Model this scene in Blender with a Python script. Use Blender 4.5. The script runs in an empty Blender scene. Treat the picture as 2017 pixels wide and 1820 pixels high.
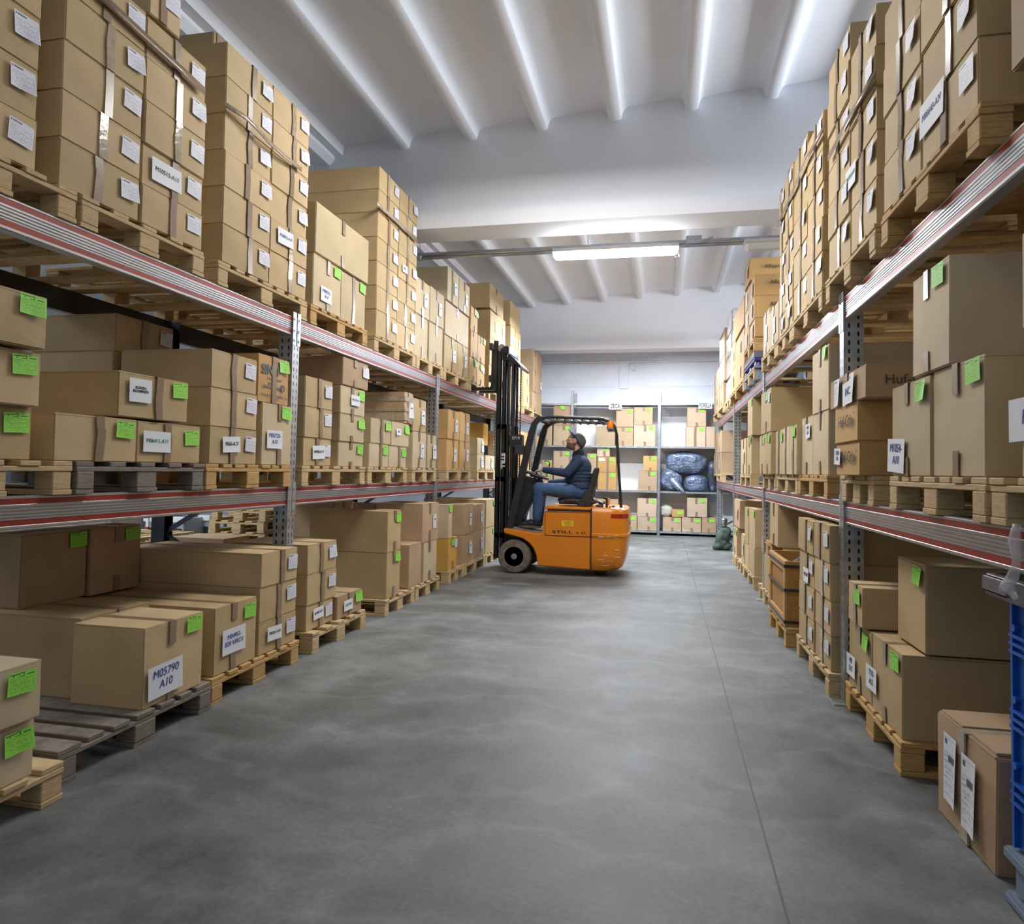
import bpy, bmesh, math, random
from mathutils import Vector, Matrix
random.seed(7)
S = bpy.context.scene
COL = S.collection
PI = math.pi

# ------------------------------------------------------------------ camera
F_PX, YAW, PITCH, ROLL = 1390.5, 0.213616, 0.0415329, 0.0183136
CX, CY, CAMZ = 1008.5, 868.37, 1.30
_f = Vector((-math.sin(YAW)*math.cos(PITCH), math.cos(YAW)*math.cos(PITCH), math.sin(PITCH)))
_r = Vector((math.cos(YAW), math.sin(YAW), 0)); _u = _r.cross(_f)
RT = _r*math.cos(ROLL)+_u*math.sin(ROLL); UP = -_r*math.sin(ROLL)+_u*math.cos(ROLL)
cam_data = bpy.data.cameras.new('camera'); cam = bpy.data.objects.new('camera', cam_data); COL.objects.link(cam)
cam.matrix_world = Matrix(((RT.x, UP.x, -_f.x, 0), (RT.y, UP.y, -_f.y, 0), (RT.z, UP.z, -_f.z, CAMZ), (0, 0, 0, 1)))
cam_data.sensor_fit = 'HORIZONTAL'; cam_data.sensor_width = 36; cam_data.lens = F_PX/2017*36
cam_data.shift_y = (CY-910)/2017; cam_data.clip_start = 0.05; cam_data.clip_end = 200
S.camera = cam

# ------------------------------------------------------------------ world, exposure, large lights
w = bpy.data.worlds.new('world'); S.world = w; w.use_nodes = True
w.node_tree.nodes['Background'].inputs[0].default_value = (0.80, 0.88, 1.0, 1)
w.node_tree.nodes['Background'].inputs[1].default_value = 0.34
S.view_settings.view_transform = 'Standard'; S.view_settings.look = 'None'
S.view_settings.exposure = 0.40; S.view_settings.gamma = 1.0; S.view_settings.use_curve_mapping = False

def area(name, loc, size, power, color, rot=(0, 0, 0)):
    l = bpy.data.lights.new(name, 'AREA'); l.shape = 'RECTANGLE'; l.size, l.size_y = size
    l.energy = power; l.color = color
    o = bpy.data.objects.new(name, l); COL.objects.link(o); o.location = loc; o.rotation_euler = rot
    return o
# strip lights of the other ceiling lamps (those above and behind the camera and over the far end)
area('ceiling_light', (-0.8, 5.2, 4.35), (1.3, 0.3), 80, (1, .97, .93))
area('ceiling_light', (-0.9, 1.6, 4.35), (1.3, 0.25), 10, (1, .97, .93))
area('ceiling_light', (-0.9, 11.3, 3.9), (1.5, 0.3), 250, (.86, .92, 1))
area('ceiling_light', (-0.2, 13.4, 3.72), (2.5, 0.3), 125, (.84, .91, 1))
area('daylight', (6.2, 7.0, 3.80), (18, 1.3), 6000, (.88, .94, 1), (0, math.radians(104), 0))
area('hall_light', (-8.0, 5.0, 4.3), (4, 6), 420, (.85, .92, 1))

# ------------------------------------------------------------------ pixel -> place
def ray(x, y): return RT*((x-CX)/F_PX) - UP*((y-CY)/F_PX) + _f
def onX(x, y, X): v = ray(x, y); return v*(X/v.x)+Vector((0, 0, CAMZ))
def onY(x, y, Y): v = ray(x, y); return v*(Y/v.y)+Vector((0, 0, CAMZ))
def onZ(x, y, Z): v = ray(x, y); return v*((Z-CAMZ)/v.z)+Vector((0, 0, CAMZ))
def proj(p):
    q = Vector(p)-Vector((0, 0, CAMZ)); d = _f.dot(q)
    return CX+F_PX*RT.dot(q)/d, CY-F_PX*UP.dot(q)/d
def Yat(px, X, z):
    v = 800.
    for _ in range(6):
        p = onX(px, v, X); v = proj((X, p.y, z))[1]
    return p.y
def Xat(px, Y, z):
    v = 800.
    for _ in range(6):
        p = onY(px, v, Y); v = proj((p.x, Y, z))[1]
    return p.x
VIEW = {1: (0, 0, 2.844), 2: (580, 300, 3.25), 3: (0, 540, 3.362), 4: (560, 660, 3.139), 5: (0, 960, 2.844),
        6: (940, 640, 3.5), 7: (1380, 480, 3.64), 8: (1500, 0, 2.843), 9: (1380, 940, 2.936),
        10: (1620, 480, 3.033), 11: (1640, 980, 2.167), 12: (1260, 740, 4.788), 0: (0, 0, 1)}
def px(v, x, y): a = VIEW[v]; return a[0]+x/a[2], a[1]+y/a[2]

# ------------------------------------------------------------------ materials
MATS = {}
class N:
    def __init__(s, name):
        s.m = bpy.data.materials.new(name); s.m.use_nodes = True; s.t = s.m.node_tree
        s.b = s.t.nodes['Principled BSDF']
    def n(s, typ, **kw):
        o = s.t.nodes.new('ShaderNode'+typ)
        for k, v in kw.items(): setattr(o, k, v)
        return o
    def l(s, a, b): s.t.links.new(a, b)
    def coord(s, kind='Object', scale=(1, 1, 1)):
        c = s.n('TexCoord'); m = s.n('Mapping'); m.inputs['Scale'].default_value = scale
        s.l(c.outputs[kind], m.inputs[0]); return m.outputs[0]
    def noise(s, vec, scale, detail=3, rough=.5):
        o = s.n('TexNoise'); o.inputs['Scale'].default_value = scale; o.inputs['Detail'].default_value = detail
        o.inputs['Roughness'].default_value = rough
        s.l(vec, o.inputs['Vector']); return o.outputs[0]
    def ramp(s, fac, stops):
        o = s.n('ValToRGB'); e = o.color_ramp.elements
        while len(e) < len(stops): e.new(.5)
        for i, (p, c) in enumerate(stops): e[i].position = p; e[i].color = (*c, 1)
        s.l(fac, o.inputs[0]); return o.outputs[0]
    def mix(s, fac, a, b, mode='MIX'):
        o = s.n('Mix', data_type='RGBA', blend_type=mode)
        for sock, v in ((o.inputs[0], fac), (o.inputs[6], a), (o.inputs[7], b)):
            if isinstance(v, (int, float)): sock.default_value = v
            elif isinstance(v, tuple): sock.default_value = (*v, 1)
            else: s.l(v, sock)
        return o.outputs[2]
    def math(s, op, a, b=0.0, c=0.0):
        o = s.n('Math', operation=op)
        for i, v in enumerate((a, b, c)):
            if isinstance(v, (int, float)): o.inputs[i].default_value = v
            else: s.l(v, o.inputs[i])
        return o.outputs[0]
    def bump(s, h, strength=.2, dist=.01):
        o = s.n('Bump'); o.inputs['Strength'].default_value = strength; o.inputs['Distance'].default_value = dist
        s.l(h, o.inputs['Height']); s.l(o.outputs[0], s.b.inputs['Normal'])
    def base(s, v):
        if isinstance(v, tuple): s.b.inputs['Base Color'].default_value = (*v, 1)
        else: s.l(v, s.b.inputs['Base Color'])
    def set(s, rough=.5, metal=0, **kw):
        s.b.inputs['Roughness'].default_value = rough; s.b.inputs['Metallic'].default_value = metal
        for k, v in kw.items(): s.b.inputs[k].default_value = v
        return s.m

def plain(name, col, rough=.5, metal=0, var=.12, scale=6, bump=0, bs=60, **kw):
    n = N(name); v = n.coord()
    a = tuple(c*(1-var) for c in col); b = tuple(min(1, c*(1+var)) for c in col)
    n.base(n.ramp(n.noise(v, scale), [(.3, a), (.7, b)]))
    if bump: n.bump(n.noise(v, bs, 4), bump, .004)
    MATS[name] = n.set(rough, metal, **kw); return MATS[name]

def cardboard(name, col, sat=.08):
    n = N(name); v = n.coord(); info = n.n('ObjectInfo')
    a = tuple(c*.88 for c in col); b = tuple(min(1, c*1.08) for c in col)
    c0 = n.ramp(n.noise(v, 3.5, 4), [(.3, a), (.7, b)])
    r = n.math('MULTIPLY_ADD', info.outputs['Random'], .22, .89)
    rgb = n.n('CombineXYZ'); n.l(r, rgb.inputs[0]); n.l(r, rgb.inputs[1])
    n.l(n.math('MULTIPLY_ADD', info.outputs['Random'], .30, .84), rgb.inputs[2])
    c1 = n.mix(1.0, c0, rgb.outputs[0], 'MULTIPLY')
    fib = n.noise(n.coord(scale=(300, 300, 12)), 1, 2)
    c2 = n.mix(n.math('MULTIPLY', fib, .14), c1, tuple(c*.55 for c in col))
    n.base(c2)
    wv = n.n('TexWave'); wv.inputs['Scale'].default_value = 40; wv.inputs['Distortion'].default_value = .6
    n.l(v, wv.inputs[0])
    n.bump(n.math('ADD', n.math('MULTIPLY', wv.outputs[1], .06), n.noise(v, 9, 4)), .12, .01)
    MATS[name] = n.set(.72); return MATS[name]
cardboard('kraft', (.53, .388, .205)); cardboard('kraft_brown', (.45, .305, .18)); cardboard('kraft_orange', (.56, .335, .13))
cardboard('kraft_pale', (.56, .45, .285)); cardboard('kraft_amber', (.60, .34, .07)); cardboard('kraft_pink', (.55, .42, .30)); cardboard('kraft_soft', (.47, .345, .22))

def wood(name, col, dark, rough=.75):
    n = N(name); v = n.coord(scale=(5, 5, 5)); info = n.n('ObjectInfo')
    sh = n.n('VectorMath', operation='ADD'); n.l(v, sh.inputs[0])
    cb = n.n('CombineXYZ'); n.l(n.math('MULTIPLY', info.outputs['Random'], 37.), cb.inputs[0]); n.l(cb.outputs[0], sh.inputs[1])
    st = n.n('Mapping'); st.inputs['Scale'].default_value = (1, 1, 9); n.l(sh.outputs[0], st.inputs[0])
    g = n.noise(st.outputs[0], 3, 6, .65)
    big = n.noise(sh.outputs[0], .7, 3)
    c0 = n.ramp(g, [(.25, dark), (.55, col), (.8, tuple(min(1, c*1.2) for c in col))])
    n.base(n.mix(n.math('MULTIPLY', big, .6), c0, dark))
    n.bump(g, .35, .004); MATS[name] = n.set(rough); return MATS[name]
wood('pallet_wood', (.62, .46, .25), (.36, .24, .11)); wood('old_wood', (.27, .225, .185), (.10, .085, .07))
wood('honey_wood', (.58, .37, .14), (.34, .19, .06)); wood('crate_wood', (.50, .25, .07), (.30, .13, .03))

plain('tape', (.27, .19, .125), .28, 0, .1, 20); plain('tape_clear', (.40, .33, .24), .12, 0, .2, 30, .4, 25)
plain('paper', (.74, .76, .82), .6, 0, .04, 3)
plain('ink_blue', (.03, .06, .30), .6); plain('ink_black', (.02, .02, .025), .6); plain('ink_green', (.02, .20, .14), .6)
plain('ink_print', (.05, .05, .055), .7); plain('ink_grey', (.16, .17, .19), .7)
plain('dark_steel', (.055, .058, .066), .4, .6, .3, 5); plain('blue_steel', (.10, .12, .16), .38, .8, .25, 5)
plain('red_stripe', (.28, .024, .012), .4, .1, .2, 6)
plain('wall_paint', (.82, .85, .92), .85, 0, .04, 2, .5, 14)
plain('beam_paint', (.775, .80, .865), .8, 0, .03, 1.2, .12, 20)
plain('wall_grey', (.35, .36, .40), .85); plain('white_panel', (.78, .78, .78), .6, 0, .02)
plain('orange_paint', (.66, .205, .008), .28, 0, .05, 3); plain('black_paint', (.018, .019, .022), .35, 0, .2, 8)
plain('black_plastic', (.022, .023, .026), .5, 0, .2, 12); plain('mast_steel', (.035, .037, .042), .3, .7, .3, 8)
plain('chrome', (.6, .62, .65), .18, 1, .05); plain('rubber', (.155, .128, .10), .85, 0, .35, 14, .5, 50)
plain('rim_grey', (.20, .20, .205), .55, 0, .3, 12)
plain('skin', (.56, .33, .235), .5, 0, .08, 12); plain('stubble', (.17, .10, .072), .8, 0, .25, 90, .3, 150); plain('beard', (.075, .05, .038), .9, 0, .3, 60, .6, 120)
plain('cap_grey', (.115, .115, .10), .95, 0, .2, 40, .4, 150); plain('navy', (.018, .026, .11), .8, 0, .15, 30)
plain('navy_dark', (.012, .014, .03), .85); plain('shoe_black', (.014, .013, .014), .55, 0, .2, 20, .3, 60)
plain('yellow_sticker', (.78, .50, .02), .5, 0, .1); plain('red_glass', (.38, .02, .01), .12); plain('amber_lamp', (.95, .22, .01), .2)
plain('blue_plastic', (.005, .085, .42), .38, 0, .1, 3); plain('slate_plastic', (.17, .22, .29), .5, 0, .15, 5)
plain('lid_plastic', (.16, .16, .18), .25, 0, .2, 6); plain('violet_plastic', (.05, .03, .22), .35)
plain('green_cloth', (.07, .10, .08), .9, 0, .3, 10, .6, 20); plain('cream_cloth', (.52, .49, .43), .9, 0, .2, 8, .8, 14)
plain('lamp_body', (.62, .60, .56), .4); plain('pipe_grey', (.42, .44, .47), .3, .9, .1, 9); plain('white_paint', (.8, .8, .8), .5)
plain('signal_red', (.55, .02, .02), .4); plain('machine_grey', (.36, .39, .44), .45, .2, .15, 4); plain('rope', (.6, .58, .5), .8)

def galv(name, lo, hi, rough):
    n = N(name); v = n.coord()
    vo = n.n('TexVoronoi'); vo.inputs['Scale'].default_value = 28; n.l(v, vo.inputs['Vector'])
    f = n.math('ADD', n.math('MULTIPLY', vo.outputs['Distance'], .5), n.math('MULTIPLY', n.noise(v, 7, 4), .6))
    n.base(n.ramp(f, [(.25, lo), (.75, hi)])); MATS[name] = n.set(rough, .85)
galv('galvanised', (.36, .39, .43), (.62, .66, .70), .34); plain('beam_metal', (.42, .42, .44), .36, .75, .06, 4)

def cloth(name, c1, c2, sx):
    n = N(name); v = n.coord()
    a = n.noise(v, 9, 4); b = n.noise(n.coord(scale=(sx, sx, sx)), 1, 2)
    n.base(n.ramp(n.math('ADD', n.math('MULTIPLY', a, .6), n.math('MULTIPLY', b, .4)), [(.35, c1), (.68, c2)]))
    n.bump(n.math('ADD', n.noise(v, 16, 3), n.math('MULTIPLY', b, .3)), .45, .012); MATS[name] = n.set(.9)
cloth('jeans', (.022, .055, .135), (.07, .14, .28), 260); cloth('sweater', (.012, .025, .062), (.034, .060, .125), 220)

def film(name, c1, c2):
    n = N(name); v = n.coord()
    a = n.noise(v, 6, 5, .7); vo = n.n('TexVoronoi', feature='DISTANCE_TO_EDGE'); vo.inputs['Scale'].default_value = 9
    n.l(n.mix(.25, v, n.n('TexNoise').outputs[1]), vo.inputs['Vector'])
    n.base(n.ramp(a, [(.35, c1), (.65, c2)]))
    n.bump(n.math('ADD', n.math('MULTIPLY', vo.outputs[0], 1.2), a), .9, .03); MATS[name] = n.set(.14, 0, **{'Coat Weight': .8, 'Coat Roughness': .08})
film('blue_bag', (.035, .05, .09), (.20, .27, .42)); film('dark_bag', (.03, .035, .05), (.08, .10, .15)); film('wrap_film', (.36, .34, .32), (.62, .61, .60))

def concrete():
    n = N('concrete_floor'); v = n.coord()
    big = n.noise(v, .55, 5, .6); mid = n.noise(v, 2.6, 6, .65); fine = n.noise(v, 45, 3)
    m = n.math('ADD', n.math('MULTIPLY', big, .5), n.math('ADD', n.math('MULTIPLY', mid, .38), n.math('MULTIPLY', fine, .12)))
    c = n.ramp(m, [(.39, (.066, .067, .066)), (.5, (.124, .129, .128)), (.60, (.205, .216, .216))])
    st = n.ramp(n.noise(n.coord(scale=(1.1, .6, 1)), 1.5, 7, .7), [(.56, (1, 1, 1)), (.68, (.66, .64, .61))])
    sc = n.n('TexWave', wave_type='RINGS'); sc.inputs['Scale'].default_value = .6; sc.inputs['Distortion'].default_value = 14
    sc.inputs['Detail'].default_value = 4; sc.inputs['Detail Scale'].default_value = 1.5; n.l(v, sc.inputs[0])
    c = n.mix(1.0, c, st, 'MULTIPLY')
    c = n.mix(n.math('MULTIPLY', n.math('POWER', sc.outputs[1], 9.), .10), c, (.42, .44, .44))
    # saw-cut joints: one along the aisle, one across it, plus a few far apart
    sep = n.n('SeparateXYZ'); n.l(v, sep.inputs[0])
    j1 = n.math('LESS_THAN', n.math('ABSOLUTE', n.math('ADD', sep.outputs[0], -.364)), .004)
    j2 = n.math('LESS_THAN', n.math('ABSOLUTE', n.math('ADD', sep.outputs[1], -5.16)), .0035)
    j3 = n.math('LESS_THAN', n.math('ABSOLUTE', n.math('ADD', sep.outputs[1], -11.2)), .005)
    j = n.math('MAXIMUM', j1, n.math('MAXIMUM', n.math('MULTIPLY', j2, .5), j3))
    n.base(n.mix(n.math('MULTIPLY', j, .75), c, (.045, .045, .045)))
    rr = n.math('MULTIPLY_ADD', mid, .30, .42); n.l(rr, n.b.inputs['Roughness'])
    n.bump(n.math('ADD', fine, n.math('MULTIPLY', mid, 2)), .06, .01)
    MATS['concrete_floor'] = n.m
concrete()
plain('clear_film', (.75, .76, .78), .12, 0, .1, 20, .6, 30, Alpha=.38)

def label_mat(name, bg, ink, header):
    """printed form: rows of small type, ruled lines and a heading, laid out in the label's own UV"""
    n = N(name); c = n.n('TexCoord'); s = n.n('SeparateXYZ'); n.l(c.outputs['UV'], s.inputs[0]); u, v = s.outputs[0], s.outputs[1]
    def rect(a, b, p, q):
        x = n.math('MULTIPLY', n.math('GREATER_THAN', u, a), n.math('LESS_THAN', u, b))
        y = n.math('MULTIPLY', n.math('GREATER_THAN', v, p), n.math('LESS_THAN', v, q))
        return n.math('MULTIPLY', x, y)
    rows = n.math('MULTIPLY', v, 13.)
    row = n.math('FLOOR', rows); fr = n.math('FRACT', rows)
    cb = n.n('CombineXYZ'); n.l(n.math('MULTIPLY', u, 11.), cb.inputs[0]); n.l(n.math('MULTIPLY', row, 3.7), cb.inputs[1])
    nz = n.noise(cb.outputs[0], 1.6, 2)
    txt = n.math('MULTIPLY', n.math('GREATER_THAN', nz, .5), n.math('MULTIPLY', n.math('GREATER_THAN', fr, .35), n.math('LESS_THAN', fr, .75)))
    txt = n.math('MULTIPLY', n.math('MULTIPLY', txt, rect(.06, .94, .06, .74)), .55)
    ln = n.math('MULTIPLY', n.math('LESS_THAN', n.math('FRACT', n.math('MULTIPLY', v, 4.3)), .05), rect(.04, .96, .05, .95))
    m = n.math('MAXIMUM', txt, n.math('MULTIPLY', ln, .5))
    if header == 'bracket':
        h = n.math('MAXIMUM', rect(.05, .42, .88, .92), rect(.42, .56, .91, .95))
        h = n.math('MAXIMUM', h, rect(.53, .56, .78, .95)); h = n.math('MAXIMUM', h, rect(.36, .56, .775, .805)); h = n.math('MAXIMUM', h, rect(.16, .19, .79, .9))
        h = n.math('MAXIMUM', h, rect(.66, .92, .80, .85))
    elif header == 'logo': h = n.math('MAXIMUM', rect(.05, .10, .84, .94), rect(.13, .50, .86, .93))
    else: h = n.math('MAXIMUM', rect(.35, .85, .60, .70), rect(.1, .3, .84, .92))
    m = n.math('MAXIMUM', m, h)
    n.base(n.mix(m, bg, ink)); MATS[name] = n.set(.55)
label_mat('label_white', (.70, .71, .80), (.10, .10, .15), 'logo'); label_mat('label_green', (.30, .75, .075), (.02, .08, .02), 'bracket')
label_mat('label_tall', (.74, .75, .80), (.10, .10, .12), 'center')

def post_mat(name, slot_scale, holes):
    n = N(name); c = n.n('TexCoord'); s = n.n('SeparateXYZ'); n.l(c.outputs['UV'], s.inputs[0]); u, v = s.outputs[0], s.outputs[1]
    o = n.coord(); f = n.noise(o, 16, 4)
    base = n.ramp(f, [(.3, (.36, .39, .43)), (.7, (.58, .62, .66))])
    fr = n.math('ABSOLUTE', n.math('ADD', n.math('FRACT', n.math('MULTIPLY', v, slot_scale)), -.5))
    uu = n.math('ABSOLUTE', n.math('ADD', n.math('ABSOLUTE', n.math('ADD', u, -.5)), -.24))
    hole = n.math('MULTIPLY', n.math('LESS_THAN', fr, .26), n.math('LESS_THAN', uu, holes))
    n.base(n.mix(hole, base, (.01, .01, .012)))
    n.l(n.math('SUBTRACT', .85, hole), n.b.inputs['Metallic']); n.b.inputs['Roughness'].default_value = .36
    MATS[name] = n.m
post_mat('post_steel', 20, .055); post_mat('shelf_post', 34, .085)

def lamp_mat(name, col, strength):
    n = N(name); n.base(col); n.b.inputs['Emission Color'].default_value = (*col, 1); n.b.inputs['Emission Strength'].default_value = strength
    MATS[name] = n.m
lamp_mat('lamp_glow', (.97, .98, 1), 45)

# ------------------------------------------------------------------ mesh builder
class MB:
    def __init__(s): s.v = []; s.f = []; s.mi = []; s.uv = {}; s.k = 0
    def face(s, ids, uv=None):
        if uv: s.uv[len(s.f)] = uv
        s.f.append(tuple(ids)); s.mi.append(s.k)
    def pt(s, p): s.v.append(Vector(p)); return len(s.v)-1
    def box(s, a, b, M=None):
        i = len(s.v)
        for z in (a[2], b[2]):
            for x, y in ((a[0], a[1]), (b[0], a[1]), (b[0], b[1]), (a[0], b[1])):
                p = Vector((x, y, z)); s.v.append(M @ p if M else p)
        U = [(0, 0), (1, 0), (1, 1), (0, 1)]
        for q in ((0, 3, 2, 1), (4, 5, 6, 7)): s.face([i+k for k in q])
        h = b[2]-a[2]
        for q in ((0, 1, 5, 4), (1, 2, 6, 5), (2, 3, 7, 6), (3, 0, 4, 7)):
            s.face([i+k for k in q], [(0, 0), (1, 0), (1, h), (0, h)])
        return s
    def bar(s, p, q, w, h, up=(0, 0, 1)):
        p, q = Vector(p), Vector(q); d = (q-p); L = d.length; d.normalize(); up = Vector(up)
        sd = d.cross(up)
        if sd.length < 1e-4: sd = d.cross(Vector((1, 0, 0)))
        sd.normalize(); u = sd.cross(d)
        M = Matrix(((d.x, sd.x, u.x, p.x), (d.y, sd.y, u.y, p.y), (d.z, sd.z, u.z, p.z), (0, 0, 0, 1)))
        return s.box((0, -w/2, -h/2), (L, w/2, h/2), M)
    def loft(s, rings, cap=True):
        n = len(rings[0]); base = len(s.v)
        for r in rings: s.v += [Vector(p) for p in r]
        for k in range(len(rings)-1):
            for i in range(n):
                j = (i+1) % n; s.face((base+k*n+i, base+k*n+j, base+(k+1)*n+j, base+(k+1)*n+i))
        if cap:
            s.face([base+i for i in range(n)][::-1]); s.face([base+(len(rings)-1)*n+i for i in range(n)])
        return s
    def tube(s, pts, r, n=10, rs=None):
        pts = [Vector(p) for p in pts]; rings = []; prev = None
        for i, p in enumerate(pts):
            d = (pts[min(i+1, len(pts)-1)]-pts[max(i-1, 0)]).normalized()
            a = prev if prev else (Vector((0, 0, 1)) if abs(d.z) < .9 else Vector((1, 0, 0)))
            sd = d.cross(a).normalized(); u = sd.cross(d).normalized(); prev = u
            rr = rs[i] if rs else r
            rings.append([p+(sd*math.cos(2*PI*k/n)+u*math.sin(2*PI*k/n))*rr for k in range(n)])
        return s.loft(rings)
    def ell(s, c, r, n=14, m=9, M=None):
        c = Vector(c); rings = []
        for j in range(m+1):
            t = PI*j/m; t = min(max(t, .02), PI-.02)
            ring = []
            for i in range(n):
                p = Vector((r[0]*math.sin(t)*math.cos(2*PI*i/n), r[1]*math.sin(t)*math.sin(2*PI*i/n), -r[2]*math.cos(t)))
                ring.append((M @ p if M else p)+c)
            rings.append(ring)
        return s.loft(rings)
    def caps(s, p, q, r1, r2, n=12):
        p, q = Vector(p), Vector(q); d = (q-p).normalized()
        pts = []; rs = []
        for k in (0, 30, 60): a = math.radians(90-k); pts.append(p-d*r1*math.sin(a)); rs.append(max(r1*math.cos(a), .001))
        pts.append(p); rs.append(r1); pts.append(q); rs.append(r2)
        for k in (30, 60, 89): a = math.radians(k); pts.append(q+d*r2*math.sin(a)); rs.append(max(r2*math.cos(a), .001))
        return s.tube(pts, 0, n, rs)
    def prism(s, prof, ax, a, b):
        """prof: list of 2D points; ax 'x','y','z' = extrusion axis"""
        def P(p, t): return {'x': (t, p[0], p[1]), 'y': (p[0], t, p[1]), 'z': (p[0], p[1], t)}[ax]
        return s.loft([[P(p, a) for p in prof], [P(p, b) for p in prof]])
    def grid(s, fn, nu, nv):
        b = len(s.v)
        for j in range(nv+1):
            for i in range(nu+1): s.v.append(Vector(fn(i/nu, j/nv)))
        for j in range(nv):
            for i in range(nu):
                a = b+j*(nu+1)+i
                s.face((a, a+1, a+nu+2, a+nu+1), [(i/nu, j/nv), ((i+1)/nu, j/nv), ((i+1)/nu, (j+1)/nv), (i/nu, (j+1)/nv)])
        return s
    def mesh(s, name, mats, off=Vector((0, 0, 0)), smooth=False, fix=True, bevel=0, seg=2):
        me = bpy.data.meshes.new(name)
        me.from_pydata([tuple(p-off) for p in s.v], [], s.f)
        if not isinstance(mats, (list, tuple)): mats = [mats]
        for m in mats: me.materials.append(MATS[m])
        me.polygons.foreach_set('material_index', s.mi)
        uvl = me.uv_layers.new(name='UVMap')
        for fi, uv in s.uv.items():
            p = me.polygons[fi]
            for k, li in enumerate(p.loop_indices): uvl.data[li].uv = uv[k]
        if fix or bevel:
            bm = bmesh.new(); bm.from_mesh(me)
            if fix: bmesh.ops.recalc_face_normals(bm, faces=bm.faces)
            if bevel:
                es = [e for e in bm.edges if len(e.link_faces) == 2 and e.calc_face_angle(0) > .6]
                bmesh.ops.bevel(bm, geom=es, offset=bevel, segments=seg, affect='EDGES', clamp_overlap=True)
            bm.to_mesh(me); bm.free()
        if smooth:
            me.polygons.foreach_set('use_smooth', [True]*len(me.polygons))
            if smooth != 2:
                try: me.set_sharp_from_angle(angle=math.radians(38))
                except Exception: pass
        me.update(); return me
    def build(s, name, mats, parent=None, **kw):
        off = wloc(parent); o = bpy.data.objects.new(name, s.mesh(name, mats, off, **kw)); COL.objects.link(o)
        if parent: o.parent = parent
        return o

def wloc(o):
    v = Vector((0, 0, 0))
    while o: v += o.location; o = o.parent
    return v
def tag(o, label=None, cat=None, group=None, kind=None):
    for k, v in (('label', label), ('category', cat), ('group', group), ('kind', kind)):
        if v: o[k] = v
    return o
def thing(name, loc, label, cat, group=None, rot=0):
    o = bpy.data.objects.new(name, None); COL.objects.link(o); o.location = loc; o.rotation_euler = (0, 0, rot); o.empty_display_size = .1
    return tag(o, label, cat, group)
def inst(name, me, parent, loc=(0, 0, 0), rot=(0, 0, 0), scale=(1, 1, 1)):
    o = bpy.data.objects.new(name, me); COL.objects.link(o); o.location = loc; o.rotation_euler = rot; o.scale = scale
    if parent: o.parent = parent
    return o
TEXTS = {}
def text_mesh(txt, size, mat, shear=0, ext=.0004, bold=0, spacing=1, align='CENTER'):
    key = (txt, size, mat, shear, bold, spacing, align)
    if key in TEXTS: return TEXTS[key]
    c = bpy.data.curves.new('lettering', 'FONT'); c.body = txt; c.size = size; c.shear = shear; c.extrude = ext; c.offset = bold
    c.space_character = spacing; c.align_x = align; c.align_y = 'CENTER'; c.resolution_u = 3
    o = bpy.data.objects.new('t', c); COL.objects.link(o)
    dg = bpy.context.evaluated_depsgraph_get(); me = bpy.data.meshes.new_from_object(o.evaluated_get(dg))
    me.name = 'lettering'; COL.objects.unlink(o); bpy.data.objects.remove(o)
    me.materials.clear(); me.materials.append(MATS[mat]); TEXTS[key] = me; return me

def blob(name, parts, mat, parent, voxel=.012, smooth=4):
    o = parts.build(name, mat, parent, fix=True)
    r = o.modifiers.new('remesh', 'REMESH'); r.mode = 'VOXEL'; r.voxel_size = voxel; r.use_smooth_shade = True
    if smooth:
        m = o.modifiers.new('smooth', 'SMOOTH'); m.iterations = smooth; m.factor = .5
    dg = bpy.context.evaluated_depsgraph_get(); me = bpy.data.meshes.new_from_object(o.evaluated_get(dg))
    o.modifiers.clear(); old = o.data; o.data = me; me.name = name; bpy.data.meshes.remove(old)
    me.polygons.foreach_set('use_smooth', [True]*len(me.polygons))
    return o

# ------------------------------------------------------------------ building
def struct(name, mb, mats, **kw): o = mb.build(name, mats, None, **kw); o['kind'] = 'structure'; return o
struct('floor', MB().box((-16, -5, -.2), (7, 16.2, 0)), 'concrete_floor')
RIBS = [-3.506+.7465*k for k in range(13)]
def zslab(X): return 4.80+.053*(X+3.5)
prof = [(-3.56, zslab(-3.5)-.10), (-3.47, zslab(-3.5)-.10), (-3.45, zslab(-3.5))]
for X in RIBS[1:]:
    z = zslab(X)
    for dx, dz in ((-.18, 0), (-.12, -.007), (-.090, -.028), (-.072, -.07), (-.060, -.118), (-.043, -.131), (.043, -.131), (.060, -.118), (.072, -.07), (.090, -.028), (.12, -.007), (.18, 0)):
        prof.append((X+dx, z+dz))
prof += [(6.6, zslab(6.6)), (6.6, zslab(6.6)+.12), (-3.56, zslab(-3.5)+.12)]
struct('ceiling', MB().prism(prof, 'y', -5, 15.9), 'beam_paint', smooth=True)
prof = [(-16, 4.25), (-3.75, 4.62), (-3.62, 4.60), (-3.565, 4.66), (-3.565, 4.9), (-16, 4.5)]
struct('ceiling_side', MB().prism(prof, 'y', -5, 15.9), 'beam_paint')
for i, Y in enumerate((7.0, 14.45, -1.2)):
    p = [(Y, 5.2), (Y, 4.14), (Y-.02, 4.06), (Y-.10, 3.97), (Y-.12, 3.92), (Y-.12, 3.79), (Y+.32, 3.79), (Y+.32, 3.92), (Y+.30, 3.97), (Y+.22, 4.06), (Y+.2, 4.14), (Y+.2, 5.2)]
    struct('trim_%d' % (i+1), MB().prism(p, 'x', -16, 6.6), 'beam_paint', smooth=True)
b = MB().box((-16, 15.75, 0), (7, 16, 5.4))
struct('wall_back', b, 'wall_paint')
b = MB().box((-16, 15.72, 3.80), (6.6, 15.75, 4.4)).box((-16, 15.73, 2.80), (-.98, 15.75, 3.16)).box((-.74, 15.73, 2.4), (.10, 15.75, 3.16)).box((.13, 15.73, 2.4), (6.6, 15.75, 3.16))
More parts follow.
